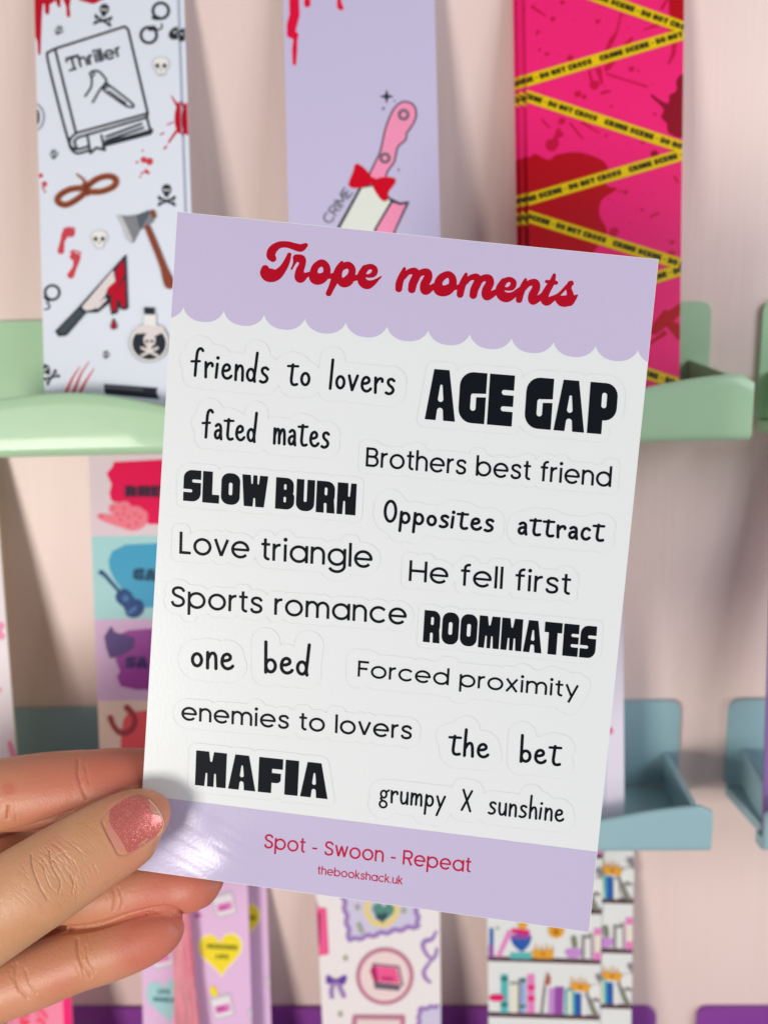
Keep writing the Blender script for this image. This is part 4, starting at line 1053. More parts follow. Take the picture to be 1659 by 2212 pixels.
# title: brush script drawn as strokes
def title():
    A, B = zoom(640, 590, 3.770), zoom(980, 630, 3.190)
    S = []
    def s(Z, pts, closed=False): S.append(st(Z(cr(pts, 6, closed)), closed=closed))
    s(A, [(196, 246, 33), (176, 215, 42), (195, 160, 42), (255, 116, 33), (335, 112, 31), (405, 132, 34), (462, 144, 37), (508, 118, 22)])
    s(A, [(352, 208, 20), (328, 275, 30), (288, 345, 38), (228, 402, 52), (165, 405, 66), (122, 384, 49), (122, 345, 37)])
    s(A, [(374, 345, 9), (396, 300, 12), (412, 258, 24)]); s(A, [(420, 240, 35), (468, 252, 40), (476, 300, 32), (452, 365, 40), (456, 428, 50), (505, 408, 28), (560, 385, 18)])
    s(A, [(662, 288, 35), (706, 325, 34), (705, 395, 38), (650, 438, 52), (600, 432, 56), (584, 380, 38), (606, 320, 34)], True)
    s(A, [(690, 420, 24), (730, 418, 22), (770, 410, 28)])
    s(A, [(852, 286, 18), (822, 350, 34), (790, 440, 38), (755, 520, 30), (728, 578, 28)])
    s(A, [(905, 308, 34), (948, 340, 34), (945, 400, 36), (912, 458, 50), (862, 474, 44), (828, 428, 28), (840, 345, 30)], True)
    s(A, [(940, 445, 22), (985, 432, 26), (1030, 410, 26)])
    s(A, [(1128, 322, 26), (1168, 350, 28), (1155, 395, 28), (1100, 412, 17), (1060, 390, 20), (1070, 345, 30)], True)
    s(A, [(1075, 340, 34), (1040, 400, 36), (1050, 465, 44), (1095, 495, 44), (1150, 478, 28), (1195, 445, 14), (1226, 420, 8)])
    s(B, [(142, 162, 13), (122, 220, 26), (102, 280, 30), (97, 325, 28)]); s(B, [(135, 235, 18), (175, 190, 22), (225, 184, 30), (238, 220, 33), (212, 280, 34), (202, 330, 31)])
    s(B, [(235, 240, 22), (275, 196, 26), (325, 192, 31), (334, 232, 34), (306, 290, 36), (312, 336, 38), (350, 322, 28), (395, 290, 17)])
    s(B, [(495, 208, 27), (530, 240, 30), (528, 300, 34), (480, 338, 44), (425, 334, 44), (415, 285, 34), (440, 235, 31)], True)
    s(B, [(520, 320, 20), (560, 316, 17), (600, 300, 22)])
    s(B, [(640, 206, 13), (622, 260, 26), (600, 325, 30), (592, 370, 28)]); s(B, [(632, 280, 18), (672, 238, 22), (722, 230, 29), (736, 265, 33), (708, 328, 33), (698, 376, 31)])
    s(B, [(735, 285, 22), (772, 242, 26), (822, 240, 31), (832, 280, 34), (804, 338, 36), (808, 382, 37), (850, 368, 28), (895, 338, 17)])
    s(B, [(990, 249, 21), (1023, 272, 24), (1012, 312, 24), (968, 326, 14), (935, 308, 17), (942, 270, 24)], True)
    s(B, [(945, 266, 28), (912, 320, 31), (925, 372, 40), (968, 394, 40), (1022, 374, 27), (1072, 330, 18)])
    s(B, [(1120, 250, 12), (1102, 305, 25), (1078, 370, 28), (1068, 413, 27)]); s(B, [(1108, 325, 18), (1145, 282, 24), (1198, 275, 30), (1205, 320, 33), (1176, 380, 34), (1180, 420, 34), (1222, 404, 26), (1268, 365, 17)])
    s(B, [(1352, 214, 14), (1334, 270, 24), (1296, 335, 29), (1272, 390, 34), (1290, 426, 36), (1338, 405, 24), (1390, 370, 14), (1440, 320, 14), (1480, 285, 20)]); s(B, [(1290, 266, 14), (1325, 268, 13), (1366, 276, 17)])
    s(B, [(1480, 282, 21), (1470, 320, 22), (1480, 370, 28), (1472, 415, 42), (1425, 425, 46), (1392, 412, 33)]); s(B, [(1475, 425, 40), (1510, 400, 22), (1537, 376, 7)]); S.append(disc(*B([(1488, 280)])[0], 22 / 3.19 * .8525))
    return S
b = MB()
paint(b, title(), TIT, lambda x, y, o: SP(*to_mm(x, y), o), 0.00006, 1.0)
b.build('title_lettering', sheet, origin=sheet.location)

# the die-cut stickers
CUT = mat('die_cut_line', (225, 229, 229), 0.5, k=.93)
def label_on_sheet(txt, font, p0, p1, top_px, off, space=None, track=0.0, bold=1.0, asc=1.0, m=LET, sticker=True):
    """p0,p1 baseline ends on the photograph; top_px how tall a capital (or ascender) stands there"""
    a, c = np.array(to_mm(*p0)), np.array(to_mm(*p1))
    L = float(np.hypot(*(c - a)))
    ex = (c - a) / L
    ey = np.array([-ex[1], ex[0]])
    mid = ((p0[0] + p1[0]) / 2, (p0[1] + p1[1]) / 2)
    ppm = 0.5 * (math.hypot(p1[0] - p0[0], p1[1] - p0[1]) / L) + 0.5 * abs(to_px(*(np.array(to_mm(*mid)) + [0, .5]))[1] - to_px(*(np.array(to_mm(*mid)) - [0, .5]))[1])
    cap = top_px / ppm / asc
    gl = text_glyphs(txt, font, cap, L, space=space, track=track, bold=bold)
    def at(x, y, o):
        q = a + ex * x + ey * y
        return SP(q[0], q[1], o)
    par = sheet
    if sticker:
        F, xs, ys = text_field(gl, 0.22, off + 0.6)
        polys, segs = msq(F - off, xs, ys, 8)
        b = MB()
        for P in polys: b.poly([at(x, y, 0.00004) for x, y in P], PAPER)
        par = b.build('sticker', sheet, origin=at(L / 2, 0, 0.00004), merge=2e-6)
        tag(par, 'white sticker lettered %s' % txt)
        b = MB()
        hw = 0.04
        for (x0, y0), (x1, y1) in segs:
            l = math.hypot(x1 - x0, y1 - y0)
            if l < 1e-6: continue
            n = (-(y1 - y0) / l * hw, (x1 - x0) / l * hw)
            b.poly([at(x0 + n[0], y0 + n[1], .00006), at(x0 - n[0], y0 - n[1], .00006), at(x1 - n[0], y1 - n[1], .00006), at(x1 + n[0], y1 + n[1], .00006)], CUT)
        cl = b.build('cut_line', origin=par.location + sheet.location)
        cl.parent = par
        cl.location = (0, 0, 0)
    F, xs, ys = text_field(gl, 0.075 if sticker else 0.06, 0.3)
    polys, _ = msq(F, xs, ys, 16)
    b = MB()
    for P in polys: b.poly([at(x, y, 0.00009) for x, y in P], m)
    if sticker:
        o = b.build('lettering', origin=par.location + sheet.location, merge=2e-6)
        o.parent = par
        o.location = (0, 0, 0)
        return par
    return b.build('footer_lettering', sheet, origin=sheet.location, merge=2e-6)
ZA, ZB, ZC, ZD = zoom(400, 850, 2.37), zoom(900, 850, 2.0737), zoom(350, 1450, 2.212), zoom(800, 1450, 1.8433)
def put(txt, font, Z, p0, p1, h, off, **kw):
    q = Z([p0, p1, (0, 0), (0, h)])
    kw.setdefault('bold', {'sans': 1.04, 'hand': 1.06, 'chunk': 1.0}[font])
    return label_on_sheet(txt, font, q[0], q[1], q[3][1] - q[2][1], off, **kw)
put('friends to lovers', 'hand', ZA, (200, 242), (1420, 354), 172, 2.5, space=.60)
put('fated mates', 'hand', ZA, (268, 613), (1028, 675), 172, 2.3, space=.62)
put('SLOW BURN', 'chunk', ZA, (153, 992), (1186, 1081), 187, 1.55, space=.19)
put('Love triangle', 'sans', ZA, (130, 1310), (1288, 1399), 132, 1.8)
put('AGE GAP', 'chunk', ZB, (365, 440), (1362, 525), 266, 1.7, space=.20)
put('Brothers best friend', 'sans', ZB, (55, 688), (1342, 797), 101, 1.6)
put('Opposites attract', 'hand', ZB, (147, 979), (1304, 1081), 112, 2.3, space=.75, asc=.96, bold=1.42)
put('He fell first', 'sans', ZB, (280, 1290), (1128, 1364), 110, 1.7, asc=1.0)
put('Sports romance', 'sans', ZC, (182, 193), (1504, 296), 119, 1.6)
put('one bed', 'hand', ZC, (297, 530), (962, 578), 170, 2.9, space=.80, bold=1.14)
put('enemies to lovers', 'sans', ZC, (243, 828), (1534, 938), 98, 1.9, bold=1.12)
put('MAFIA', 'chunk', ZC, (320, 1193), (1062, 1272), 196, 1.7)
put('ROOMMATES', 'chunk', ZD, (500, 325), (1302, 404), 150, 1.35)
put('Forced proximity', 'sans', ZD, (195, 487), (1224, 588), 75, 2.6, bold=1.14)
put('the bet', 'hand', ZD, (620, 849), (1142, 903), 124, 2.8, space=.90, bold=1.2)
put('grumpy X sunshine', 'hand', ZD, (297, 1069), (1157, 1166), 106, 2.4, space=.60)
label_on_sheet('Spot - Swoon - Repeat', 'sans', (570, 1832), (1016, 1885), 32, 0, bold=.95, m=FOOT, sticker=False)
label_on_sheet('thebookshack.uk', 'sans', (686, 1888), (869, 1911), 17.5, 0, bold=.98, m=FOOT, sticker=False)

# ------------------------------------------------------------------ the hand
ZH = lambda P: [(.3340 * p[0], 1534.5 + .3340 * p[1], p[2]) + ((p[3] * .3340,) + tuple(p[4:]) if len(p) > 3 else ()) for p in P]
HV, HF = [], []
def tube(stations, n=36, sub=8, expo=2.0):
    """stations: (px, py, depth, half width in px, thickness ratio)"""
    S = cr(stations, sub)
    pts = [at_depth(s[0], s[1], s[2]) for s in S]
    base = len(HV)
    for i, s in enumerate(S):
        t = (pts[min(i + 1, len(S) - 1)] - pts[max(i - 1, 0)]).normalized()
        v = ray(s[0], s[1]).normalized()
        sd = t.cross(v).normalized()
        dp = sd.cross(t).normalized()
        r = s[3] * s[2] / FPX
        for k in range(n):
            a = 2 * math.pi * k / n
            c, q = math.cos(a), math.sin(a)
            c = math.copysign(abs(c) ** (2 / expo), c)
            q = math.copysign(abs(q) ** (2 / expo), q)
            HV.append(pts[i] + sd * (r * c) + dp * (r * s[4] * q))
    m = len(S)
    for i in range(m - 1):
        for k in range(n):
            HF.append((base + i * n + k, base + i * n + (k + 1) % n, base + (i + 1) * n + (k + 1) % n, base + (i + 1) * n + k))
    HF.append(tuple(base + k for k in range(n))[::-1])
    HF.append(tuple(base + (m - 1) * n + k for k in range(n)))
def sdp(px, py): return sheet_depth(*to_mm(px, py))
D0 = sdp(330, 1800)
# thumb, nail side to the viewer, pad on the sheet
tube(ZH([(-1250, 1950, D0 + .006, 430, .9), (-800, 1720, D0 - .001, 400, .8), (-450, 1530, D0 - .008, 355, .78), (-150, 1370, D0 - .0115, 318, .80), (150, 1185, D0 - .0115, 297, .80), (300, 1092, D0 - .0108, 290, .80), (420, 1015, D0 - .0100, 282, .76), (600, 903, D0 - .0086, 268, .70), (760, 808, D0 - .0074, 254, .64), (880, 742, D0 - .0066, 232, .60), (965, 705, D0 - .0060, 198, .60), (1035, 690, D0 - .0055, 145, .66), (1080, 690, D0 - .0052, 88, .78), (1103, 692, D0 - .0051, 30, .9)]), expo=2.15)
DI = sdp(250, 1680)
# index finger behind the sheet
tube(ZH([(-1150, 900, D0 + .030, 270, 1.0), (-700, 700, D0 + .020, 262, .95), (-300, 590, DI + .012, 246, .92), (0, 556, DI + .0095, 238, .90), (250, 520, DI + .0088, 236, .88), (480, 492, DI + .0086, 226, .88), (560, 486, DI + .0086, 222, .88), (750, 474, DI + .0084, 222, .86), (950, 470, DI + .0080, 214, .84), (1130, 480, DI + .0078, 190, .80), (1230, 490, DI + .0076, 140, .80), (1280, 496, DI + .0076, 70, .8)]))
DM = sdp(420, 1890)
# middle finger behind the sheet, its tip showing under the lower edge
tube(ZH([(-1150, 1450, D0 + .036, 260, 1.0), (-700, 1340, D0 + .030, 246, .95), (-250, 985, DM + 0.0182, 275, .92), (120, 1040, DM + 0.0137, 268, .90), (470, 1145, DM + 0.0112, 228, .88), (730, 1158, DM + 0.0100, 208, .87), (950, 1128, DM + 0.0096, 204, .86), (1150, 1106, DM + 0.0092, 199, .84), (1290, 1102, DM + .0078, 178, .80), (1380, 1112, DM + .0076, 138, .80), (1425, 1122, DM + .0074, 85, .82), (1443, 1128, DM + .0074, 30, .9)]))
# ring finger, a little nearer
tube(ZH([(-1150, 2080, D0 + .030, 240, 1.0), (-700, 1990, D0 + .018, 224, .95), (-280, 1885, DM + .0080, 206, .92), (30, 1790, DM + .0064, 198, .90), (280, 1700, DM + .0058, 196, .88), (510, 1612, DM + .0054, 188, .88), (720, 1545, DM + .0050, 188, .86), (900, 1484, DM + .0048, 176, .85), (1030, 1436, DM + .0046, 152, .84), (1115, 1402, DM + .0046, 116, .85), (1160, 1384, DM + .0046, 75, .86), (1182, 1374, DM + .0046, 28, .9)]))
tube(ZH([(-900, 1500, D0 + .026, 330, .8), (-450, 1480, D0 + .021, 300, .7), (-100, 1440, D0 + .0185, 230, .6), (180, 1420, D0 + .0190, 185, .6), (400, 1385, D0 + .0190, 150, .7), (540, 1375, D0 + .0195, 90, .7)]))
# little finger folded back out of sight, palm and wrist beyond the frame
tube(ZH([(-1150, 2560, D0 + .030, 220, 1.0), (-800, 2420, D0 + .028, 205, .95), (-480, 2260, D0 + .030, 190, .95), (-220, 2080, D0 + .034, 180, .95), (-60, 1950, D0 + .036, 150, .95), (20, 1880, D0 + .037, 70, .95)]))
tube(ZH([(-780, 1480, D0 + .030, 420, .45), (-1000, 1600, D0 + .030, 760, .38), (-1350, 1800, D0 + .028, 980, .36), (-1800, 2150, D0 + .026, 900, .40), (-2150, 2500, D0 + .024, 700, .55), (-2500, 2850, D0 + .024, 620, .68), (-3200, 3500, D0 + .030, 700, .80), (-4000, 4250, D0 + .040, 800, .85)]), n=48)
me = bpy.data.meshes.new('hand')
me.from_pydata([tuple(p) for p in HV], [], HF)
tmp = bpy.data.objects.new('hand_blank', me)
COL.objects.link(tmp)
rm = tmp.modifiers.new('remesh', 'REMESH')
rm.mode = 'VOXEL'
rm.voxel_size = 0.00042
sm = tmp.modifiers.new('smooth', 'SMOOTH')
sm.iterations = 7
sm.factor = 0.5
dg = bpy.context.evaluated_depsgraph_get()
hm = bpy.data.meshes.new_from_object(tmp.evaluated_get(dg))
bpy.data.objects.remove(tmp)
# finer mesh where the folds of the knuckle and the nail bed are
bmh = bmesh.new()
bmh.from_mesh(hm)
def in_view(c):
    x, y, d = proj(c)
    return -30 < x < 500 and 1600 < y < 2180 and d < D0 + .006
keep = set(v for v in bmh.verts if in_view(v.co))
ed = [e for e in bmh.edges if e.verts[0] in keep and e.verts[1] in keep]
bmesh.ops.subdivide_edges(bmh, edges=ed, cuts=1, use_grid_fill=True, smooth=0.0)
def at_knuckle(c):
    x, y, d = proj(c)
    x, y = x / .3340, (y - 1534.5) / .3340
    return 60 < x < 1120 and 480 < y < 1420 and d < D0 - .0015 and (y - 1010 + .62 * (x - 400)) ** 2 < 330 ** 2
keep = set(v for v in bmh.verts if at_knuckle(v.co))
bmesh.ops.subdivide_edges(bmh, edges=[e for e in bmh.edges if e.verts[0] in keep and e.verts[1] in keep], cuts=1, use_grid_fill=True, smooth=0.0)
bmh.to_mesh(hm)
bmh.free()
n = len(hm.vertices)
co = np.empty(n * 3)
hm.vertices.foreach_get('co', co)
co = co.reshape(-1, 3)
no = np.empty(n * 3)
hm.vertices.foreach_get('normal', no)
no = no.reshape(-1, 3)
R_ = np.array(CR)
q = (co - np.array(CAM)) @ R_
PX, PY, PD = CX - FPX * q[:, 0] / q[:, 2], CY + FPX * q[:, 1] / q[:, 2], -q[:, 2]
facing = (no @ R_)[:, 2] > -0.1
tox = (PX) / .3340
toy = (PY - 1534.5) / .3340
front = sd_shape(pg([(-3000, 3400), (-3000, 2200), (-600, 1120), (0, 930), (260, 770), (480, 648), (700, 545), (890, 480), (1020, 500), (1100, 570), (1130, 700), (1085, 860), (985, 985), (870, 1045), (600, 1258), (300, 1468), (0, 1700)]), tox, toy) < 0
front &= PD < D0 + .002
def crease(pts, depth, width, sel, lip=0.0):
    """a soft skin fold along a line given on the zoomed view; width in its pixels, depth in metres"""
    P = cr(pts, 5)
    D = np.full(n, 1e9)
    ax0, ay0 = min(p[0] for p in P) - 60, min(p[1] for p in P) - 60
    ax1, ay1 = max(p[0] for p in P) + 60, max(p[1] for p in P) + 60
    ix = np.flatnonzero(sel & facing & (tox > ax0) & (tox < ax1) & (toy > ay0) & (toy < ay1))
    X, Y = tox[ix], toy[ix]
    D = np.full(len(ix), 1e9)
    for (ax, ay), (bx, by) in zip([p[:2] for p in P], [p[:2] for p in P[1:]]):
        dx, dy = bx - ax, by - ay
        t = np.clip(((X - ax) * dx + (Y - ay) * dy) / (dx * dx + dy * dy + 1e-9), 0, 1)
        D = np.minimum(D, np.hypot(X - ax - t * dx, Y - ay - t * dy))
    w = np.clip(1 - D / (1.25 * width), 0, 1) ** 1.3 - lip * np.exp(-((D - 2.1 * width) / (1.2 * width)) ** 2)
    co[ix] -= no[ix] * (w * depth)[:, None]
TH = front
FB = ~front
Zk = lambda P: [((p[0] / 4.1475) * 2.552, ((350 + p[1] / 4.1475)) * 2.552) for p in P]   # knuckle close-up -> finger view
rw = random.Random(21)
for P, d, w in (([(330, 60), (340, 180), (380, 300), (430, 420), (500, 540)], .00034, 8), ([(520, 20), (535, 150), (590, 260), (640, 360), (620, 470)], .00036, 8), ([(455, 120), (470, 230), (520, 380), (590, 460)], .00022, 7), ([(690, 150), (670, 240)], .00014, 7), ([(745, 280), (775, 380), (765, 470)], .00024, 7), ([(800, 260), (780, 370)], .00014, 7), ([(540, 150), (600, 80), (690, 40)], .00012, 7), ([(640, 380), (560, 400)], .00010, 6), ([(650, 480), (760, 490), (840, 440)], .00012, 7)):
    crease(Zk(P), d * .75, w * 1.05, TH)
ax1_, ay1_ = .82, -.57
for i in range(64):                                  # the fine lines that cross the thumb joint
    s_ = rw.gauss(20, 120)
    t0 = rw.uniform(-190, 120)
    ln = rw.uniform(50, 190) * math.exp(-(s_ / 240) ** 2)
    bow = -.0011 * rw.uniform(.5, 1.5) * (1 if s_ > -40 else -.4)
    P = []
    for k in range(6):
        t = t0 + ln * k / 5
        s2 = s_ + bow * t * t + rw.uniform(-4, 4)
        P.append((372 + ax1_ * s2 - ay1_ * t, 1030 + ay1_ * s2 + ax1_ * t))
    crease(P, rw.uniform(.00003, .00009), rw.uniform(5, 7.5), TH)
for i in range(46):                                  # faint lines along the thumb's back
    s_ = rw.uniform(-330, 430)
    t0 = rw.uniform(-200, 150)
    P = [(372 + ax1_ * (s_ + .25 * t + rw.uniform(-6, 6)) - ay1_ * t, 1030 + ay1_ * (s_ + .25 * t) + ax1_ * t) for t in [t0 + 22 * k for k in range(5)]]
    crease(P, rw.uniform(.00002, .00005), 6, TH)
for P, d, w in (([(505, 320), (508, 420), (530, 500), (560, 570)], .0006, 16), ([(550, 360), (575, 470)], .0002, 10), ([(60, 620), (50, 700)], .0005, 14), ([(725, 1140), (745, 1210), (735, 1290)], .0006, 14), ([(770, 1150), (790, 1220), (785, 1280)], .0004, 12), ([(505, 1480), (505, 1560), (530, 1640), (590, 1720)], .0006, 15), ([(560, 1520), (570, 1610), (620, 1690)], .0003, 11), ([(110, 1640), (100, 1720), (130, 1800), (180, 1860)], .0005, 16), ([(170, 1680), (190, 1760), (240, 1830)], .0003, 12)):
    crease(P, d * 0.55, w * .85, FB)
crease([(250, 1440), (330, 1425), (600, 1402), (850, 1325), (1050, 1284), (1130, 1296), (1175, 1320)], .0010, 26, FB)
crease([(-40, 815), (150, 770), (330, 712), (480, 652)], .0010, 16, FB)
for (x, y, sl, L_) in ((520, 430, .1, 150), (60, 660, .05, 110), (745, 1210, .05, 110), (530, 1600, .35, 200), (120, 1750, .4, 170)):
    for k in range(9):
        dx, yy, ll = rw.uniform(-60, 60), y + rw.uniform(-.5, .5) * L_, L_ * rw.uniform(.2, .5)
        crease([(x + dx + sl * t + rw.uniform(-3, 3), yy + t) for t in (-ll / 2, -ll / 5, ll / 5, ll / 2)], rw.uniform(.00004, .00011), 8, FB)
# nail fold: the skin dips round the nail
NAIL2 = zoom(200, 1950, 5.53)
nail_out = cr(NAIL2([(330, 705), (385, 610), (480, 520), (640, 420), (770, 375), (880, 385), (980, 425), (1080, 530), (1150, 640), (1185, 740), (1165, 850), (1100, 930), (980, 1015), (850, 1100), (720, 1180), (640, 1198), (555, 1185), (490, 1070), (420, 940), (350, 790)]), 5, True)
P0 = [(x / .3340, (y - 1534.5) / .3340) for x, y in nail_out]
crease(P0 + P0[:1], .00025, 10, TH, lip=0.15)
hm.vertices.foreach_set('co', co.reshape(-1))
hm.update()
# mask: fingertip, knuckle and palm-side redness, also darkening rear fingers to imitate their shade
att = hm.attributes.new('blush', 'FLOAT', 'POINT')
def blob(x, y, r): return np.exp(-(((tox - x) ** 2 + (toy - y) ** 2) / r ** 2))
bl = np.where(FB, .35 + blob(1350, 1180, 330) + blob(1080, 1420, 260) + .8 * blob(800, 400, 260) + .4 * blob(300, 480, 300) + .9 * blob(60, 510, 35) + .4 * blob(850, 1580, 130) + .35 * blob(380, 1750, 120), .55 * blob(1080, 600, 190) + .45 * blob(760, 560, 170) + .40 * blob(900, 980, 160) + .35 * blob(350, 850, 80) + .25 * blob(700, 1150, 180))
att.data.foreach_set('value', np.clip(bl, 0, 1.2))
def skin_material():
    m = bpy.data.materials.new('skin')
    m.use_nodes = True
    nt = m.node_tree
    L = nt.links.new
    b = nt.nodes['Principled BSDF']
    tc = nt.nodes.new('ShaderNodeTexCoord')
    def noise(s, d=4):
        x = nt.nodes.new('ShaderNodeTexNoise')
        x.inputs['Scale'].default_value = s
        x.inputs['Detail'].default_value = d
        L(tc.outputs['Object'], x.inputs['Vector'])
        return x
    def mix(fac, a, c):
        x = nt.nodes.new('ShaderNodeMix')
        x.data_type = 'RGBA'
        if isinstance(fac, float): x.inputs[0].default_value = fac
        else: L(fac, x.inputs[0])
        for s, v in ((6, a), (7, c)):
            if isinstance(v, tuple): x.inputs[s].default_value = v
            else: L(v, x.inputs[s])
        return x.outputs[2]
    n1 = noise(70)
    r1 = nt.nodes.new('ShaderNodeMapRange')
    r1.inputs[1].default_value, r1.inputs[2].default_value = .35, .68
    L(n1.outputs['Fac'], r1.inputs[0])
    c = mix(r1.outputs[0], (0.55, 0.28, 0.14, 1), (0.62, 0.33, 0.19, 1))
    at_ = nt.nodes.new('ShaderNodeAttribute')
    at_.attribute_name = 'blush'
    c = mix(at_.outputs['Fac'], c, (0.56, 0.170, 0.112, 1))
    n2 = noise(420, 3)
    r2 = nt.nodes.new('ShaderNodeMapRange')
    r2.inputs[1].default_value, r2.inputs[2].default_value = .55, .75
    r2.inputs[4].default_value = .16
    L(n2.outputs['Fac'], r2.inputs[0])
    c = mix(r2.outputs[0], c, (0.45, 0.17, 0.09, 1))
    L(c, b.inputs['Base Color'])
    b.inputs['Roughness'].default_value = 0.46
    b.inputs['Specular IOR Level'].default_value = 0.42
    b.inputs['Subsurface Weight'].default_value = 0.28
    b.inputs['Subsurface Radius'].default_value = (1.0, 0.36, 0.18)
    b.inputs['Subsurface Scale'].default_value = 0.0008
    v = nt.nodes.new('ShaderNodeTexVoronoi')
    v.inputs['Scale'].default_value = 1050
    v.feature = 'DISTANCE_TO_EDGE'
    dn = noise(500, 3)
    mv = nt.nodes.new('ShaderNodeVectorMath'); mv.operation = 'MULTIPLY_ADD'
    mv.inputs[1].default_value = (.0012, .0012, .0012)
    L(dn.outputs['Color'], mv.inputs[0]); L(tc.outputs['Object'], mv.inputs[2])
    L(mv.outputs[0], v.inputs['Vector'])
    n3 = noise(900, 4)
    ad = nt.nodes.new('ShaderNodeMath')
    ad.operation = 'ADD'
    L(v.outputs['Distance'], ad.inputs[0])
    L(n3.outputs['Fac'], ad.inputs[1])
    bp = nt.nodes.new('ShaderNodeBump')
    bp.inputs['Strength'].default_value = 0.26
    bp.inputs['Distance'].default_value = 0.0002
    L(ad.outputs[0], bp.inputs['Height'])
    L(bp.outputs['Normal'], b.inputs['Normal'])
    return m
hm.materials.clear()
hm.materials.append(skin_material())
hm.polygons.foreach_set('use_smooth', [True] * len(hm.polygons))
hand = bpy.data.objects.new('hand', hm)
COL.objects.link(hand)
o0 = at_depth(-400, 2100, D0 + .02)
hm.transform(Matrix.Translation(-o0))
hand.location = o0
tag(hand, 'left hand with pink painted thumbnail pinching the sheet by its lower left corner', 'hand')

# the nail: its own curved plate on the thumb
bvh = BVHTree.FromPolygons([tuple(v.co + o0) for v in hm.vertices], [tuple(p.vertices) for p in hm.polygons])
nx = np.array([p[0] for p in nail_out]); ny = np.array([p[1] for p in nail_out])
samples = []
for x in np.linspace(nx.min(), nx.max(), 26):
    for y in np.linspace(ny.min(), ny.max(), 26):
        if sd_shape(pg(nail_out), np.array([[x]]), np.array([[y]]))[0, 0] < -1:
            h = bvh.ray_cast(CAM, ray(x, y).normalized())
            if h[0] is not None: samples.append((x, y, proj(h[0])[2]))
S = np.array(samples)
mx, my = S[:, 0].mean(), S[:, 1].mean()
f_ = lambda x, y: np.stack([np.ones_like(x), x, y, x * x, x * y, y * y], -1)
cf = np.linalg.lstsq(f_((S[:, 0] - mx) / 60, (S[:, 1] - my) / 60), S[:, 2], rcond=None)[0]
ax_ = np.array([.88, -.47])
def nail_depth(x, y, lift):
    a, c = (x - mx) / 60, (y - my) / 60
    d = float(f_(np.array([a]), np.array([c]))[0] @ cf)
    p = (-(x - mx) * ax_[1] + (y - my) * ax_[0]) / 72.0
    return d - lift + .00030 * p * p
def npt(x, y, lift): return at_depth(x, y, nail_depth(x, y, lift))
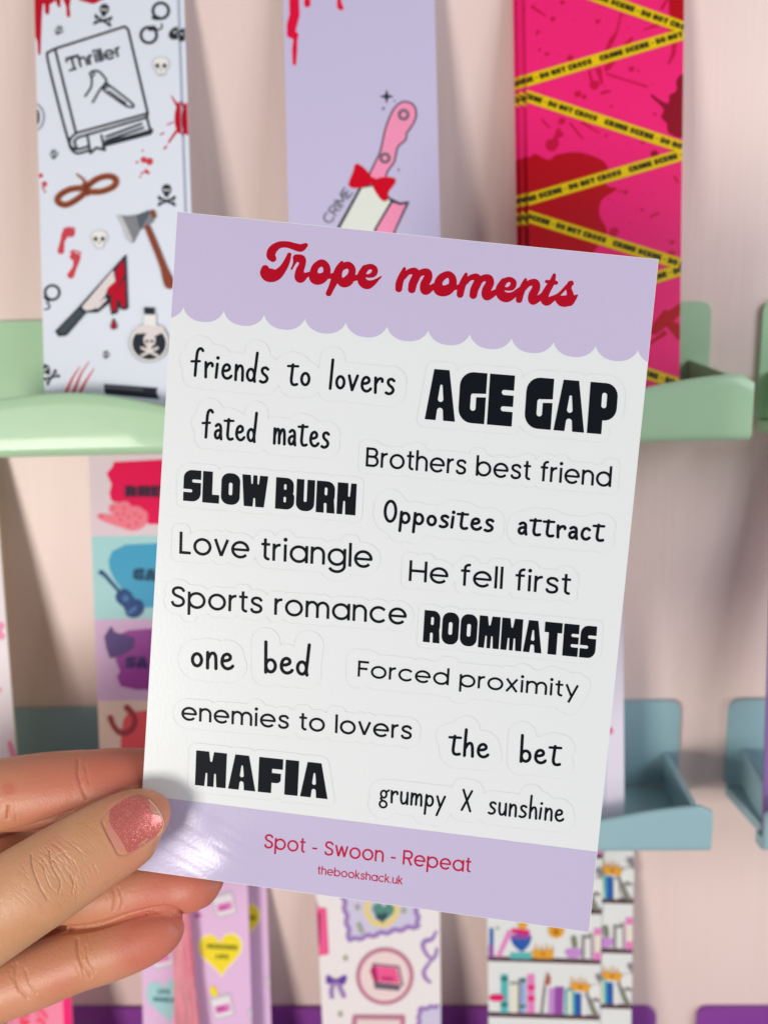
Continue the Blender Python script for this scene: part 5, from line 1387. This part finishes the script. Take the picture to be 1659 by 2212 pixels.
def nail_material():
    m = bpy.data.materials.new('shimmer_nail_polish')
    m.use_nodes = True
    nt = m.node_tree
    L = nt.links.new
    b = nt.nodes['Principled BSDF']
    tc = nt.nodes.new('ShaderNodeTexCoord')
    v = nt.nodes.new('ShaderNodeTexVoronoi')
    v.inputs['Scale'].default_value = 7000
    L(tc.outputs['Object'], v.inputs['Vector'])
    b.inputs['Base Color'].default_value = (0.70, 0.21, 0.175, 1)
    b.inputs['Roughness'].default_value = 0.30
    b.inputs['Metallic'].default_value = 0.35
    b.inputs['Coat Weight'].default_value = 1.0
    b.inputs['Coat Roughness'].default_value = 0.10
    cmp_ = nt.nodes.new('ShaderNodeMath'); cmp_.operation = 'GREATER_THAN'
    cmp_.inputs[1].default_value = .92
    sp_ = nt.nodes.new('ShaderNodeSeparateColor')
    L(v.outputs['Color'], sp_.inputs[0]); L(sp_.outputs[2], cmp_.inputs[0])
    mx_ = nt.nodes.new('ShaderNodeMix'); mx_.data_type = 'RGBA'
    mx_.inputs[6].default_value = (0.64, 0.15, 0.13, 1)
    mx_.inputs[7].default_value = (0.84, 0.38, 0.28, 1)
    L(cmp_.outputs[0], mx_.inputs[0]); L(mx_.outputs[2], b.inputs['Base Color'])
    # flakes: each cell tips the surface its own way
    sub = nt.nodes.new('ShaderNodeVectorMath'); sub.operation = 'SUBTRACT'
    sub.inputs[1].default_value = (.5, .5, .5)
    L(v.outputs['Color'], sub.inputs[0])
    sc = nt.nodes.new('ShaderNodeVectorMath'); sc.operation = 'SCALE'
    sc.inputs['Scale'].default_value = 0.28
    L(sub.outputs[0], sc.inputs[0])
    ge = nt.nodes.new('ShaderNodeNewGeometry')
    ad = nt.nodes.new('ShaderNodeVectorMath'); ad.operation = 'ADD'
    L(ge.outputs['Normal'], ad.inputs[0]); L(sc.outputs[0], ad.inputs[1])
    nm = nt.nodes.new('ShaderNodeVectorMath'); nm.operation = 'NORMALIZE'
    L(ad.outputs[0], nm.inputs[0])
    L(nm.outputs[0], b.inputs['Normal'])
    return m
NAILM = nail_material()
BARE = mat('bare_nail', (198, 134, 118), 0.3, k=1.0, coat=0.15)
FREE = mat('nail_free_edge', (214, 178, 142), 0.4)
polish = cr(NAIL2([(430, 690), (470, 520), (680, 370), (860, 330), (968, 420), (985, 560), (1040, 622), (1160, 655), (1215, 740), (1160, 910), (1020, 1040), (870, 1140), (720, 1230), (650, 1080), (565, 940), (470, 800)]), 4, True)
nm_ = MB()
F, xs, ys = field([pg(nail_out)], 1.6, 5)
polys, segs = msq(F, xs, ys, 4)
for P in polys: nm_.poly([npt(x, y, .00013) for x, y in P], BARE)
for (x0, y0), (x1, y1) in segs: nm_.poly([npt(x0, y0, .00013), npt(x0, y0, -.0006), npt(x1, y1, -.0006), npt(x1, y1, .00013)], BARE)
F2, xs2, ys2 = field([st(cr(NAIL2([(985, 420), (1085, 525), (1155, 635), (1188, 740), (1168, 850), (1105, 930)]), 5), 1.3)], 1.3, 4)
for P in msq(F2, xs2, ys2, 4)[0]: nm_.poly([npt(x, y, .00017) for x, y in P], FREE)
nail = nm_.build('thumbnail', hand, origin=npt(mx, my, 0), smooth=True, merge=1e-6)
es = nail.modifiers.new('edges', 'EDGE_SPLIT'); es.split_angle = math.radians(50)
pm = MB()
F3, xs3, ys3 = field([pg(polish)], 1.4, 4)
F3 = np.maximum(F3, sd_shape(pg(nail_out), *np.meshgrid(xs3, ys3)) + 1.3)
pl, sg = msq(F3, xs3, ys3, 4)
for P in pl: pm.poly([npt(x, y, .00021) for x, y in P], NAILM)
po = pm.build('nail_polish', origin=nail.location + hand.location, smooth=True, merge=1e-6)
po.parent = nail
po.location = (0, 0, 0)
